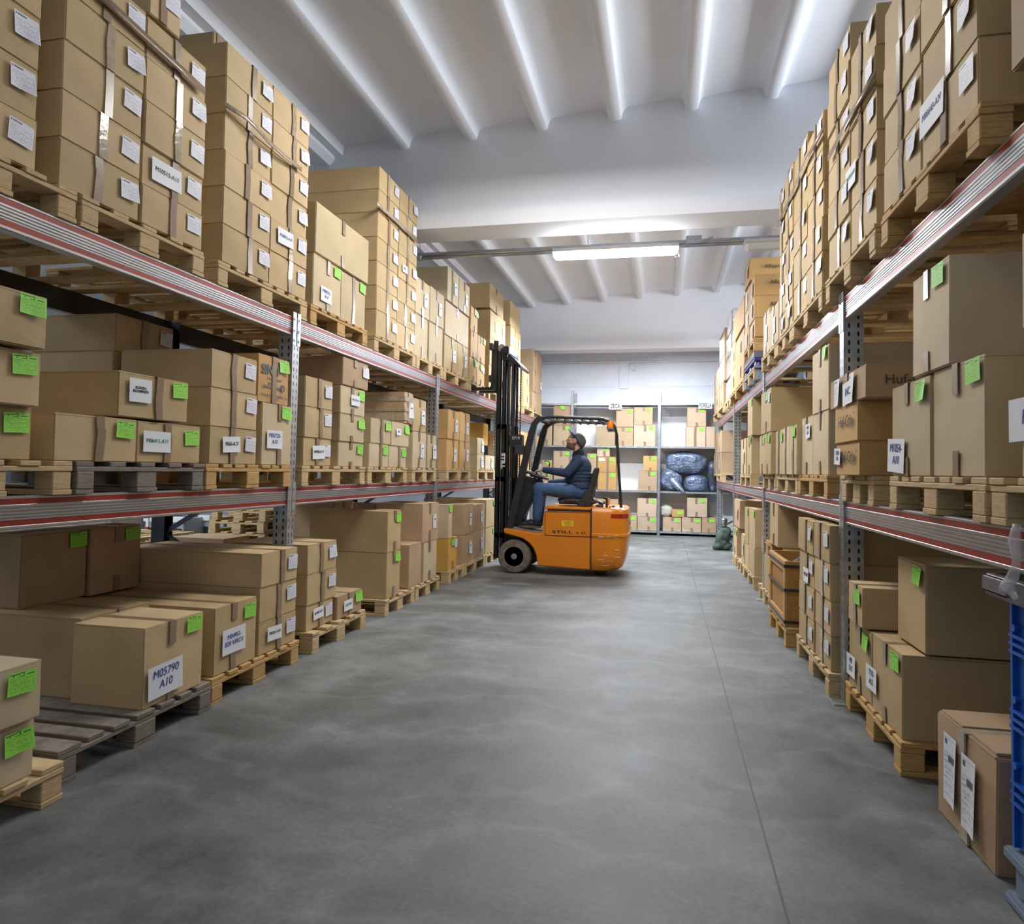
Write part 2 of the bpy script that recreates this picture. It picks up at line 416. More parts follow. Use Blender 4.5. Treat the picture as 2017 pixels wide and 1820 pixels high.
b.box((-16, 15.735, 3.19), (-1.0, 15.75, 3.70)).box((-.80, 15.735, 3.19), (6.6, 15.75, 3.70)).box((-1.0, 15.70, 3.15), (-.80, 15.75, 3.74))
struct('trim_4', b, 'wall_paint', bevel=.004)
b = MB().box((4.6, -5, 0), (4.8, 15.75, 3.2)).box((4.6, -5, 4.75), (4.8, 15.75, 5.4))
for Y in (-5, 0, 5, 10, 15.25): b.box((4.6, Y, 3.2), (4.8, Y+.5, 4.75))
struct('wall_right', b, 'wall_grey')
for i, Y in enumerate((-4.5, .5, 5.5, 10.5)):
    b = MB()
    for k in range(5): b.box((4.66, Y+k*1.11, 3.2), (4.72, Y+k*1.11+.05, 4.75))
    b.box((4.66, Y, 3.2), (4.72, Y+4.5, 3.25)).box((4.66, Y, 4.70), (4.72, Y+4.5, 4.75)); struct('window_%d' % (i+1), b, 'white_paint')
for k, X in enumerate((-13.5,)):
    struct('wall_left', MB().box((-16, -5, 0), (-15.9, 15.75, 1.2)).box((-16, -5, 3.6), (-15.9, 15.75, 4.6)), 'wall_grey')

# ------------------------------------------------------------------ pallet racking
def beam(parent, X, out, Y0, Y1, ztop, h=.135, dark=False):
    """ridged load beam; out = +1/-1 says where the aisle is"""
    p = [(0, 0), (.006, -.004), (.006, -.010), (.004, -.012), (.004, -.034), (.006, -.036)]
    mi = [0, 0, 0, 1, 0]
    z = -.0375
    for k in range(4):
        p += [(.006, z), (.006, z-.0065), (.001, z-.008), (.001, z-.0118)]; mi += [0]*4; z -= .0135
    p += [(.006, z), (.006, z-.004), (.004, z-.006), (.004, z-.028), (.006, z-.030), (.006, -h+.004), (0, -h)]; mi += [0, 0, 0, 1, 0, 0, 0]
    mi = [0]*len(p)
    for i in range(len(p)-1):
        if abs(p[i][0]-.004) < 1e-6 and abs(p[i+1][0]-.004) < 1e-6: mi[i] = 1
    b = MB(); q = [(X+out*(a), ztop+c) for a, c in p]+[(X-out*.045, ztop-h), (X-out*.045, ztop)]
    n = len(q); r0 = [b.pt((a, Y0, c)) for a, c in q]; r1 = [b.pt((a, Y1, c)) for a, c in q]
    for i in range(n):
        b.k = mi[i] if i < len(mi) else 0
        j = (i+1) % n; b.face((r0[i], r0[j], r1[j], r1[i]))
    b.k = 0; b.face(r0[::-1]); b.face(r1)
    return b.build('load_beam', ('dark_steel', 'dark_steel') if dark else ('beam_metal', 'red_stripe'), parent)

def rack(label, Xf, out, uprights, Yend, near=0):
    """Xf = aisle face of the beams, out = direction of the aisle"""
    t = thing('pallet_rack', (Xf-out*.55, uprights[1], 0), label, 'rack')
    Xb = Xf-out*1.05
    for Y in uprights:
        for X, o in ((Xf, out), (Xb, -out)):
            b = MB(); hw = .045
            # folded post: face with slots, two flanks
            x0, x1 = sorted((X+o*.012, X+o*.009)); b.box((x0, Y-hw, 0), (x1, Y+hw, 2.345))
            x0, x1 = sorted((X+o*.009, X-o*.095))
            b.box((x0, Y-hw, 0), (x1, Y-hw+.003, 2.345)).box((x0, Y+hw-.003, 0), (x1, Y+hw, 2.345))
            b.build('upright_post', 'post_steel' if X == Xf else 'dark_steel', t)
            MB().box((X-.07, Y-.07, 0), (X+.07, Y+.07, .008)).build('foot_plate', 'galvanised', t)
        for zt in (1.16, 2.345):
            x0, x1 = sorted((Xf+out*.012, Xf+out*.016))
            b = MB(); b.box((x0, Y-.052, zt-.20), (x1, Y-.008, zt+.03)); b.box((x0, Y+.008, zt-.20), (x1, Y+.052, zt+.03))
            for zz in (zt-.02, zt-.10, zt-.17):
                for yy in (Y-.03, Y+.03): b.box((min(x1, x1+out*.004), yy-.007, zz-.007), (max(x1, x1+out*.004), yy+.007, zz+.007))
            b.build('beam_connector', 'galvanised', t)
        xa, xb = Xf-out*.06, Xb+out*.06
        z = .25; k = 0
        while z+.55 < 2.3:
            a, c = (xa, xb) if k % 2 == 0 else (xb, xa)
            MB().bar((a, Y, z), (c, Y, z+.55), .028, .028).build('brace', 'blue_steel', t); z += .55; k += 1
        MB().bar((xa, Y, .18), (xb, Y, .18), .028, .028).build('brace', 'blue_steel', t)
    ys = list(uprights)
    for i in range(len(ys)-1):
        for zt in (1.16, 2.345):
            beam(t, Xf, out, ys[i]+.047, ys[i+1]-.047, zt)
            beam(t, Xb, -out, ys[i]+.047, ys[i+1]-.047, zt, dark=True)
    return t
rack('steel pallet rack with red striped beams along left side of the aisle', -2.55, 1, [1.32, 4.49, 7.66, 10.83, 14.0], 14)
rack('steel pallet rack with red striped beams along right side of the aisle', 1.02, -1, [1.10, 4.43, 7.78, 11.07, 14.45], 14.45)

# ------------------------------------------------------------------ pallets
ORD = ['', 'first', 'second', 'third', 'fourth', 'fifth', 'sixth', 'seventh', 'eighth', 'ninth', 'tenth', 'eleventh', 'twelfth', 'thirteenth', 'fourteenth', 'fifteenth', 'sixteenth', 'seventeenth', 'eighteenth', 'nineteenth', 'twentieth'] + ['%s-%s' % (t, o) for t in ('twenty', 'thirty') for o in ('first', 'second', 'third', 'fourth', 'fifth', 'sixth', 'seventh', 'eighth', 'ninth')]
PM = {}
def pallet_meshes(W, mat):
    """parts of a pallet W wide along the aisle and 1.2 deep; local -Y is the aisle side"""
    key = (round(W, 2), mat)
    if key in PM: return PM[key]
    d = MB(); D = 1.2; r = random.Random(int(W*1000))
    n = 7 if W > .9 else 5
    bw = [.10]*n
    if n == 7: bw = [.12, .09, .10, .12, .10, .09, .12]
    gap = (W-sum(bw))/(n-1); x = -W/2
    for k in range(n):
        d.box((x, r.uniform(-.006, .006), .122), (x+bw[k], D, .144)); x += bw[k]+gap
    cb = [MB().box((-W/2, y, .100), (W/2, y+.10, .1215)) for y in (0, .55, 1.1)]
    blk = []
    xs = (-W/2, -.07, W/2-.10); ws = (.10, .14, .10)
    for y in (0, .55, 1.1):
        for xx, ww in zip(xs, ws):
            j = r.uniform(-.004, .004); blk.append(MB().box((xx+.002, y+.001+j, .022), (xx+ww-.002, y+.099, .0998)))
    sk = [MB().box((xx, 0, 0), (xx+ww, D, .0218)) for xx, ww in zip(xs, ws)]
    PM[key] = dict(deck=[d.mesh('deck', mat, bevel=.003, seg=1)], crossboard=[s.mesh('crossboard', mat, bevel=.003, seg=1) for s in cb],
                   block=[q.mesh('block', mat, bevel=.004, seg=1) for q in blk], bottom_board=[q.mesh('bottom_board', mat, bevel=.002, seg=1) for q in sk])
    return PM[key]
def pallet(loc, W, rot, mat, label, group, D=None):
    t = thing('wooden_pallet', loc, label, 'pallet', group, rot)
    for nm, ms in pallet_meshes(W, mat).items():
        for me in ms: inst(nm, me, t)
    return t

# ------------------------------------------------------------------ cardboard boxes
def box_mesh(wd, dp, h, kind, rnd, flaps=True, crush=1.0):
    bm = bmesh.new()
    hh = h-(.004 if flaps else 0)
    bmesh.ops.create_cube(bm, size=1)
    for v in bm.verts: v.co = Vector((v.co.x*wd, (v.co.y+.5)*dp, (v.co.z+.5)*hh))
    bmesh.ops.subdivide_edges(bm, edges=bm.edges[:], cuts=3, use_grid_fill=True)
    bl = [rnd.uniform(-.002, .004)*crush for _ in range(4)]
    jit = {}
    for v in bm.verts:
        x, y, z = v.co.x/wd+.5, v.co.y/dp, v.co.z/hh
        mz = 4*z*(1-z)
        mx = 4*x*(1-x); my = 4*y*(1-y)
        if y < .01: v.co.y -= bl[0]*mz*mx
        if y > .99: v.co.y += bl[1]*mz*mx
        if x < .01: v.co.x -= bl[2]*mz*my
        if x > .99: v.co.x += bl[3]*mz*my
        if z > .99: v.co.z -= .003*mx*my*crush
        ck = (round(x*1), round(y*1), round(z*1))
        if z > .99 or (0.01 < z < .99):
            j = jit.setdefault((round(x), round(y)), (rnd.uniform(-.003, .002), rnd.uniform(-.002, .003)))
            v.co.x += j[0]*z*crush*(1 if x > .5 else -1)*-1; v.co.y += abs(j[1])*z*crush*(1 if y < .5 else -1)
    es = [e for e in bm.edges if len(e.link_faces) == 2 and e.calc_face_angle(0) > .7]
    bmesh.ops.bevel(bm, geom=es, offset=min(.005, h*.05), segments=2, affect='EDGES')
    if flaps:
        for s in (-1, 1):
            r = bmesh.ops.create_cube(bm, size=1)
            for v in r['verts']:
                x0, x1 = (-wd/2+.003, -.0015) if s < 0 else (.0015, wd/2-.003)
                v.co = Vector((x0+(v.co.x+.5)*(x1-x0), .003+(v.co.y+.5)*(dp-.006), hh-.0035+(v.co.z+.5)*.0075))
    me = bpy.data.meshes.new('cardboard_box'); bm.to_mesh(me); bm.free()
    me.materials.append(MATS[kind]); return me

PAPER = {}
def sheet(key, mat, w_, h_, curl, thick=.0006):
    k = (key, mat, round(w_, 3), round(h_, 3), curl)
    if k in PAPER: return PAPER[k]
    r = random.Random(str(k)); a, b_ = r.uniform(0, 6), r.uniform(.3, 1)
    def fn(u, v):
        e = max(0, u+.6*(1-v)-.9)*curl*.016 + max(0, (1-u)+.5*(1-v)-1.0)*curl*.010*b_
        return ((u-.5)*w_, -.0015-e-curl*.001*math.sin(u*5+a)**2, (v-.5)*h_)
    me = MB().grid(fn, 6, 6).mesh(key, mat, smooth=2, fix=False); PAPER[k] = me; return me

LEVEL = {'L2': (-2.54, 2.489, 1, 'left top shelf'), 'L1': (-2.52, 1.304, 1, 'left middle shelf'), 'L0': (-2.38, .144, 1, 'left floor row'),
         'R2': (.96, 2.489, -1, 'right top shelf'), 'R1': (1.0, 1.304, -1, 'right middle shelf'), 'R0': (1.0, .144, -1, 'right floor row')}
BOXES = []      # every box as a record; built after the table below is complete
PAL = {}
def near(lv, v, xa, ys, xb, pal=None, X=None, d=.6, k='kraft', t='f', l='w', note=None, snap=True, far=None, w=None, zb=None, print_=None, row='front', wob=1, zs=None, Y2=None):
    """one column of boxes on a rack level. xa = picture column of the corner nearest the camera, ys = picture rows of the
    box edges there (top to bottom), xb = picture column of the far corner; everything is turned into metres here"""
    X0, sup, out, nm = LEVEL[lv]
    X = X0 if X is None else X
    if zs is not None:   # depth found from the height of what the column stands on
        zb = zs; q = onZ(*px(v, xb if far else xa, ys[-1]), zs); X = q.x
    if far:   # ys were read at the far corner
        P = [onX(*px(v, xb, y), X) for y in ys]; Y1 = sum(p.y for p in P)/len(P); Y0 = Y1-w
    else:
        P = [onX(*px(v, xa, y), X) for y in ys]; Y0 = sum(p.y for p in P)/len(P)
        Y1 = Yat(px(v, xb, 0)[0], X, (P[0].z+P[-1].z)/2)
    if Y2: Y1 = Y0+Y2
    zs = [p.z for p in P]
    if zb is not None: zs[-1] = zb
    elif snap: zs[-1] = sup
    if Y1-Y0 < .12: Y1 = Y0+.12
    n = len(zs)-1
    def at(o, i):
        return o[i] if isinstance(o, (list, tuple)) else o
    for i in range(n):
        if zs[i]-zs[i+1] < .05: zs[i] = zs[i+1]+.05
        BOXES.append(dict(lv=lv, X=X, Y0=Y0, Y1=Y1, z0=zs[i+1], z1=zs[i], d=d, k=at(k, i), t=at(t, i), l=at(l, i), note=(note or {}).get(i),
                          pr=(print_ or {}).get(i), tier=n-i, n=n, out=out, pal=pal, row=row, col=(lv, round(X, 2), round(Y0, 2)), wob=wob))
    if pal:
        e = PAL.setdefault((lv, pal), [9e9, -9e9]); e[0] = min(e[0], Y0); e[1] = max(e[1], Y1)
    return Y0, Y1, zs

# ------------------------------------------------------------------ the table of boxes
# left top shelf
near('L2', 1, 0, [-185, 110, 405, 692, 985], 228, 'a', far=1, w=.52, d=1.1)
near('L2', 1, 362, [-345, -75, 208, 495, 770, 1050], 812, 'b', d=1.1)
near('L2', 1, 808, [60, 300, 548, 795, 1030, 1262], 1150, 'b', d=1.1, note={3: ('M10515-A10', .36, .52, .19, 'ink_black')})
near('L2', 1, 850, [-180, 72], 1022, 'b', d=.6, snap=False)
near('L2', 1, 1262, [205, 408, 622, 832, 1042, 1256, 1470], 1522, 'c', d=.55)
near('L2', 1, 1180, [150, 1400], 1250, None, X=-3.17, d=.5, l='n', row='rear')
near('L2', 1, 1524, [455, 652, 840, 1025, 1215, 1405, 1590], 1728, 'c', d=.6, note={4: ('M10515-A10', .36, .6, .17, 'ink_blue')})
near('L2', 2, 140, [305, 637], 475, None, d=.9, t='s', l='n', k='kraft_pale', snap=False)
near('L2', 2, 120, [637, 985], 300, 'd', t='s', l='g', k='kraft_pale', note={0: ('M08255-\nA10', .42, .3, .15, 'ink_blue')}, d=.9)
near('L2', 2, 304, [752, 1060], 462, 'd', t='f', l='g', k='kraft_pale', d=.9)
near('L2', 2, 535, [68, 222, 372, 535, 692, 853, 1008, 1170], 668, 'e', d=1.15)
near('L2', 2, 665, [208, 350, 485, 640, 795, 945, 1087, 1232], 782, 'e', d=1.0, note={3: ('M10...', .3, .5, .12, 'ink_blue')})
near('L2', 2, 780, [785, 1022], 870, None, d=.8, l='t', t='s', k='kraft_pale', snap=False)
near('L2', 2, 775, [1022, 1290], 858, 'f', d=.8, l='n', t='s', k='kraft_pale')
near('L2', 2, 873, [850, 1078], 962, None, d=.8, l='t', t='s', k='kraft_pale', snap=False)
near('L2', 2, 864, [1078, 1342], 950, 'f', d=.8, l='n', t='s', k='kraft_pale')
near('L2', 2, 984, [725, 942], 1056, None, d=1.1, l='t', t='f', k='kraft_pale', snap=False)
near('L2', 2, 1058, [800, 1002], 1126, None, d=1.1, l='t', t='s', k='kraft_pale', snap=False)
near('L2', 2, 968, [942, 1162], 1118, None, d=1.1, l='n', t='s', k='kraft_pale', snap=False)
near('L2', 2, 958, [1162, 1386], 1046, 'g', d=1.1, l='t', t='s', k='kraft')
near('L2', 2, 1048, [1216, 1424], 1114, 'g', d=1.1, l='t', t='s', k='kraft')
near('L2', 2, 1128, [975, 1130, 1305, 1465], 1172, 'h', d=.9, l=('g', 'n', 'g'), t='s', k='kraft_orange')
near('L2', 2, 1174, [1162, 1335, 1492], 1222, 'h', d=.9, l=('g', 'wg'), t='s', k='kraft_orange')
near('L2', 2, 1253, [830, 1000], 1342, None, d=.6, l='n', t='s', k='kraft', snap=False)
near('L2', 2, 1250, [1000, 1178, 1360, 1535], 1298, 'i', d=.6, l='t', t='n', k='kraft')
near('L2', 2, 1299, [1035, 1205, 1380, 1550], 1348, 'i', d=.6, l='t', t='n', k='kraft')
near('L2', 2, 1384, [945, 1102], 1446, None, d=.6, l='n', t='n', k='kraft', snap=False)
near('L2', 2, 1384, [1102, 1258, 1422, 1590], 1412, 'j', d=.6, l='t', t='n', k='kraft')
near('L2', 2, 1413, [1132, 1282, 1440, 1605], 1447, 'j', d=.6, l='t', t='n', k='kraft')
near('L2', 6, 322, [305, 435, 555], 362, 'k', d=.9, l='t', t='n', k='kraft')
near('L2', 6, 386, [162, 312, 455, 585], 418, 'k', d=.8, l='n', t='s', k='kraft_brown', print_={0: 'sidegreen', 1: 'sidegreen', 2: 'sidegreen'})
near('L2', 6, 419, [190, 335, 472, 600], 447, 'k', d=.8, l=('n', 't', 'n'), t='n', k='kraft_brown')

# left middle shelf
near('L1', 3, 0, [158, 507], 326, None, far=1, w=.55, l='g', t='n', snap=False, X=-2.46)
near('L1', 3, 0, [530, 884], 282, None, far=1, w=.55, l='g', t='n', snap=False, X=-2.50)
near('L1', 3, 0, [884, 1248], 222, 'a', far=1, w=.55, l='g', t='n', X=-2.54)
near('L1', 3, 360, [910, 1252], 910, 'b', l='g', t='f')
near('L1', 3, 918, [968, 1262], 1338, 'b', l='g', t='f', note={0: ('M06411-A10', .27, .52, .17, 'ink_green')})
near('L1', 3, 790, [632, 940], 1250, None, snap=False, l='g', t='f', note={0: ('SCATOLA\nINCOMPLETA', .27, .62, .12, 'print')})
near('L1', 3, 765, [252, 505, 760], 1146, None, X=-3.17, snap=False, l='w', t='f', row='rear')
near('L1', 3, 1395, [485, 745, 1005, 1268], 1712, 'c', l='w', t='f', note={2: ('9066-A20', .42, .55, .15, 'ink_black')})
near('L1', 3, 1700, [512, 845], 1922, None, l='g', t='f', k='kraft_orange', snap=False, print_={0: 'sint'})
near('L1', 3, 1733, [845, 1265], 1956, 'c', l='g', t='s', k='kraft_pale', note={0: ('M05728-\nA10', .38, .42, .16, 'ink_blue')})
near('L1', 4, 128, [245, 437, 630, 822], 297, 'd', note={2: ('M09066A10', .5, .5, .16, 'ink_black')})
near('L1', 4, 345, [305, 480, 655, 828], 497, 'd', l='g', t='s', k='kraft_pale', note={0: ('M12210-A6', .55, .55, .14, 'ink_green')})
near('L1', 4, 365, [130, 304], 521, None, d=1.0, l='w', t='s', k='kraft_brown', snap=False)
near('L1', 4, 538, [508, 667], 660, None, l='g', t='f', k='kraft_pale', snap=False)
near('L1', 4, 664, [532, 684], 774, None, l='g', t='n', k='kraft_pale', snap=False, note={0: ('1953', .35, .6, .10, 'ink_blue')})
near('L1', 4, 524, [667, 826], 644, 'e', l='g', t='f', k='kraft_pale')
near('L1', 4, 648, [684, 829], 754, 'e', l='g', t='f', k='kraft_pale')
near('L1', 4, 742, [348, 592], 797, None, d=.9, l='t', t='w', k='kraft_brown', zb=1.745)
near('L1', 4, 800, [384, 605], 882, None, d=.6, l='t', t='s', k='kraft', snap=False)
near('L1', 4, 798, [592, 836], 882, 'f', d=.6, l='t', t='s', k='kraft_pale')
near('L1', 4, 886, [614, 838], 962, 'f', d=.6, l='t', t='s', k='kraft_pale')
near('L1', 4, 1010, [455, 640, 832], 1082, 'g', d=.6, l='t', t='s', k='kraft_orange')
near('L1', 4, 1086, [470, 655, 835], 1150, 'g', d=.6, l='t', t='s', k='kraft_orange')
near('L1', 4, 1196, [632, 736, 838], 1238, 'h', d=.5, l='t', t='n', k='kraft_pale')
near('L1', 4, 1244, [742, 840], 1300, 'h', d=.5, l='t', t='n', k='kraft_pale')
near('L1', 4, 1230, [542, 680], 1262, None, X=-3.0, d=.5, l='n', t='n', k='kraft_amber', row='rear', snap=False)

near('L1', 6, 300, [730, 900, 1000], 360, 'i', d=.6, l='t', t='n', k='kraft_orange')
near('L1', 6, 398, [760, 888, 1012], 442, 'i', X=-2.56, Y2=.5, d=.6, l='t', t='n', k='kraft_orange')

# left floor row
near('L0', 5, 0, [962, 1288], 248, None, far=1, w=.6, X=-2.24, l='g', t='n', k='kraft_pale', zb=.36)
near('L0', 5, 0, [1290, 1590], 200, 'a', far=1, w=.6, X=-2.27, l='g', t='n', k='kraft_pale')
near('L0', 5, 812, [795, 1245], 1145, None, X=-2.37, d=.40, l='g', t='s', k='kraft', zb=.144, note={0: ('M05790\nA10', .33, .30, .21, 'ink_blue')})
near('L0', 5, 442, [738, 1188], 700, None, zs=.144, d=1.0, Y2=.48, l='n', t='s', k='kraft', row='rear')
near('L0', 5, 122, [266, 692], 496, None, zs=.53, d=.6, l='g', t='n', k='kraft_brown', row='rear')
near('L0', 5, 502, [232, 610], 800, None, zs=.53, d=.6, l='g', t='s', k='kraft_brown', row='rear')
near('L0', 5, 1198, [682, 1072], 1436, 'c', d=1.25, X=-2.39, l='g', t='s', k='kraft', note={0: ('M04953-\nB20 VERDE', .42, .45, .19, 'ink_blue')})
near('L0', 5, 1455, [376, 570, 765, 960], 1664, 'c', d=1.0, X=-2.39, l='w', t='f', note={2: ('M02021-A20', .38, .56, .14, 'ink_black')})
near('L0', 5, 1722, [326, 496, 668, 842], 1886, 'd', X=-2.43, d=.6, l='w', t='f', note={2: ('8148-A10', .4, .6, .13, 'ink_black')})
near('L0', 4, 318, [1628, 1792], 482, 'd', d=.7, X=-2.40, l='g', t='s', k='kraft_brown', note={0: ('12210-86', .4, .5, .13, 'ink_green')})
near('L0', 4, 640, [1092, 1352], 737, None, d=.75, l='g', t='s', k='kraft', snap=False)
near('L0', 4, 632, [1352, 1612], 716, 'e', d=.75, l='g', t='s', k='kraft')
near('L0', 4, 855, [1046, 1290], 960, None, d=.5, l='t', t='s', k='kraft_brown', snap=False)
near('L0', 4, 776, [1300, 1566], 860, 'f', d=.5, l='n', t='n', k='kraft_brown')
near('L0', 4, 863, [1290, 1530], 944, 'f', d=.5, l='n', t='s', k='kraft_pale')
near('L0', 4, 1002, [1052, 1265], 1024, None, d=.5, l='g', t='n', k='kraft_pale', snap=False)
near('L0', 4, 1002, [1265, 1480], 1073, 'g', d=.5, l='wg', t='s', k='kraft_amber')
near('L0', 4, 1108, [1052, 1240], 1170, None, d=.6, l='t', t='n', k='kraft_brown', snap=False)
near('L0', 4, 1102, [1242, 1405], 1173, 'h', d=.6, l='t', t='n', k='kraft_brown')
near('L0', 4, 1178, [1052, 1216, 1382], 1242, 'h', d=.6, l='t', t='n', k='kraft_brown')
near('L0', 4, 1247, [1020, 1194, 1345], 1316, 'i', d=.9, l='wg', t='n', k='kraft')
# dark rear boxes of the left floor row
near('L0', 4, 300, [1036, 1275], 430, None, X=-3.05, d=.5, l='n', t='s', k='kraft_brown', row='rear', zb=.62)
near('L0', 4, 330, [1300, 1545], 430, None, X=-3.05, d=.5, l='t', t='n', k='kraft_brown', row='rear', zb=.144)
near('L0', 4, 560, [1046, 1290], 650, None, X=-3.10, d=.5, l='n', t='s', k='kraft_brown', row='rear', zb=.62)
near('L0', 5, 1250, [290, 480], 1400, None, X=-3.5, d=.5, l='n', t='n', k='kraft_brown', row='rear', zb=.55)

# right top shelf
near('R2', 8, 1198, [-560, -190, 208, 596], 890, 'a', d=.62, note={2: ('M06643-A20', .25, .92, .21, 'ink_blue')})
near('R2', 8, 885, [-340, 20, 345, 650, 945], 680, 'a', d=.62)
near('R2', 8, 1440, [-560, 420], 1385, None, zs=2.489, far=1, w=.5, d=.8, k='kraft_brown', l='n', t='n')
near('R2', 8, 632, [10, 250, 482, 728, 985, 1248], 490, 'b', d=.62, note={3: ('M07553-A10', .05, .95, .19, 'ink_green')})
near('R2', 8, 486, [120, 330, 545, 760, 975, 1190, 1418], 368, 'b', d=.62)
near('R2', 8, 337, [612, 818, 1010, 1210, 1403, 1602], 250, 'c', d=.62, note={4: ('', .9, .7, .13, 'ink_blue')})
near('R2', 8, 250, [735, 930, 1125, 1320, 1520, 1722], 174, 'c', d=.62)
near('R2', 8, 173, [905, 1105, 1290, 1480, 1660, 1835], 130, 'd', d=.62)
near('R2', 8, 128, [1020, 1200, 1385, 1560, 1740, 1890], 94, 'd', d=.62)
near('R2', 7, 552, [405, 710], 486, 'e', d=.6, l='t', t='s', k='kraft_pale')
near('R2', 7, 484, [458, 790], 441, 'e', d=.6, l='t', t='s', k='kraft_pale')
near('R2', 7, 386, [220, 374, 530, 690], 345, 'f', d=.75, l='t', t='n', k='kraft_orange', zb=2.83, print_={0: 'araymond', 1: 'araymond', 2: 'araymond'})
near('R2', 7, 349, [104, 262], 312, None, d=.95, l='t', t='n', k='kraft_orange', snap=False, print_={0: 'araymond'})
near('R2', 7, 344, [300, 450, 600, 760], 313, 'f', d=.75, l='t', t='n', k='kraft_orange', zb=2.83)
near('R2', 7, 308, [370, 600], 232, None, d=.7, l='n', t='n', k='kraft_orange', snap=False)
near('R2', 7, 309, [600, 800, 985], 246, 'g', d=.7, l='t', t='n', k='kraft_orange')
near('R2', 7, 247, [690, 880, 1060], 212, 'g', d=.7, l='t', t='n', k='kraft_orange')
near('R2', 7, 170, [602, 790, 935], 136, None, d=.6, l='n', t='n', k='kraft_brown', zb=2.82)
near('R2', 7, 162, [990, 1170], 132, 'i', d=.6, l='n', t='s', k='kraft_brown')
near('R2', 7, 130, [888, 1040, 1210], 95, 'i', d=.6, l='t', t='n', k='kraft_brown')

# right middle shelf
near('R1', 10, 1180, [-60, 515, 962, 1425], 1174, 'z', far=1, w=.55, X=1.0, k='kraft_pale', t='n', l='n', note={2: ('M1', .12, .85, .20, 'ink_blue')})
near('R1', 10, 742, [60, 720], 522, None, X=.99, d=.95, k='kraft_pale', t='s', l='g', snap=False)
near('R1', 10, 955, [652, 1412], 645, 'a', d=.9, k='kraft_pale', t='s', l='g')
near('R1', 10, 641, [782, 1408], 413, 'a', d=.9, k='kraft_pale', t='s', l='g', note={0: ('M1054-\nA10', .18, .23, .20, 'ink_blue')})
near('R1', 10, 246, [715, 937], 28, None, X=.925, d=.95, k='kraft_brown', t='s', l='t', snap=False, note={0: ('INC.', .6, .35, .19, 'ink_blue')}, print_={0: 'hufside'})
near('R1', 10, 206, [937, 1176, 1386], 72, 'b', X=.93, d=.8, k='kraft_orange', t='n', l='n', note={1: ('12506\nOR', .13, .6, .12, 'ink_blue')}, print_={0: 'huf', 1: 'huf'})
near('R1', 7, 910, [712, 1188], 794, None, d=1.35, k='kraft_pale', t='s', l='g', snap=False)
near('R1', 7, 905, [1188, 1656], 792, 'c', d=.7, k='kraft_pale', t='s', l='n')
near('R1', 7, 790, [1228, 1656], 704, 'c', d=.7, k='kraft_pale', t='s', l='n', note={0: ('M04\nA10', .7, .75, .14, 'ink_blue')})
near('R1', 7, 698, [1290, 1662], 634, 'd', X=.975, d=.6, k='kraft_pale', t='f', l='g')
near('R1', 7, 632, [1306, 1664], 586, 'd', X=.975, d=.6, k='kraft_pale', t='f', l='n')
near('R1', 7, 585, [1326, 1666], 528, 'd', X=.975, d=.6, k='kraft_pale', t='f', l='g')
near('R1', 7, 495, [1026, 1345], 427, None, X=.955, d=1.0, k='kraft', t='s', l='wg', snap=False)
near('R1', 7, 503, [1348, 1652], 457, 'e', X=.955, d=.6, k='kraft', t='s', l='g')
near('R1', 7, 455, [1366, 1652], 411, 'e', X=.955, d=.6, k='kraft', t='s', l='g')
near('R1', 7, 366, [1104, 1372], 333, None, d=.6, k='kraft', t='n', l='g', snap=False)
near('R1', 7, 361, [1375, 1648], 326, 'f', d=.6, k='kraft', t='s', l='g')
near('R1', 7, 324, [1392, 1648], 288, 'f', d=.6, k='kraft', t='s', l='t')
near('R1', 7, 145, [1338, 1495, 1655], 116, 'g', d=1.0, k='kraft_brown', t='s', l=('n', 't'))
near('R1', 7, 115, [1350, 1498, 1655], 94, 'g', d=.6, k='kraft_brown', t='n', l='n')

# right floor row
near('R0', 11, 284, [672, 1062], 160, 'a', X=1.02, d=.95, k='kraft', t='s', l='g', note={0: ('TTO\nA12', .04, .4, .16, 'ink_black')})
near('R0', 11, 157, [580, 905], 62, 'a', X=1.02, d=.95, k='kraft', t='s', l='g', note={0: ('M0\nD12', .18, .3, .16, 'ink_black')})
near('R0', 11, 123, [386, 562], 63, None, zs=.515, d=.6, k='kraft', t='f', l='g')
near('R0', 11, 396, [290, 672], 278, None, zs=.525, d=.95, k='kraft', t='n', l='g')
near('R0', 9, 742, [280, 503, 718, 923, 1132], 651, 'b', d=1.2, X=.957, l='w', t='f')
near('R0', 9, 649, [258, 457, 652, 840, 1030], 562, 'b', d=1.2, X=.957, l='w', t='f', note={1: ('10531A10', .55, .3, .16, 'ink_black')})
near('R0', 9, 440, [154, 408], 396, None, d=.9, X=1.0, k='kraft', t='s', l='n', zs=.64)
near('R0', 9, 402, [470, 728], 353, 'd', d=.6, X=1.01, k='kraft', t='n', l='n')
near('R0', 9, 308, [186, 412, 636], 274, 'e', d=.6, X=1.0, k='kraft', t='n', l=('g', 'n'))
near('R0', 9, 272, [178, 392, 600], 251, 'e', d=.6, X=1.0, k='kraft', t='n', l=('g', 'n'))
near('R0', 9, 249, [335, 570], 232, 'f', d=.6, X=1.0, k='kraft', t='n', l='t')
near('R0', 9, 222, [135, 300], 190, None, d=.6, X=1.0, k='kraft_brown', t='n', l='t', snap=False)
near('R0', 9, 206, [300, 470], 163, 'g', Y2=.5, d=.6, X=1.0, k='kraft', t='s', l='g')
# rear boxes of the right rack, dark behind the post

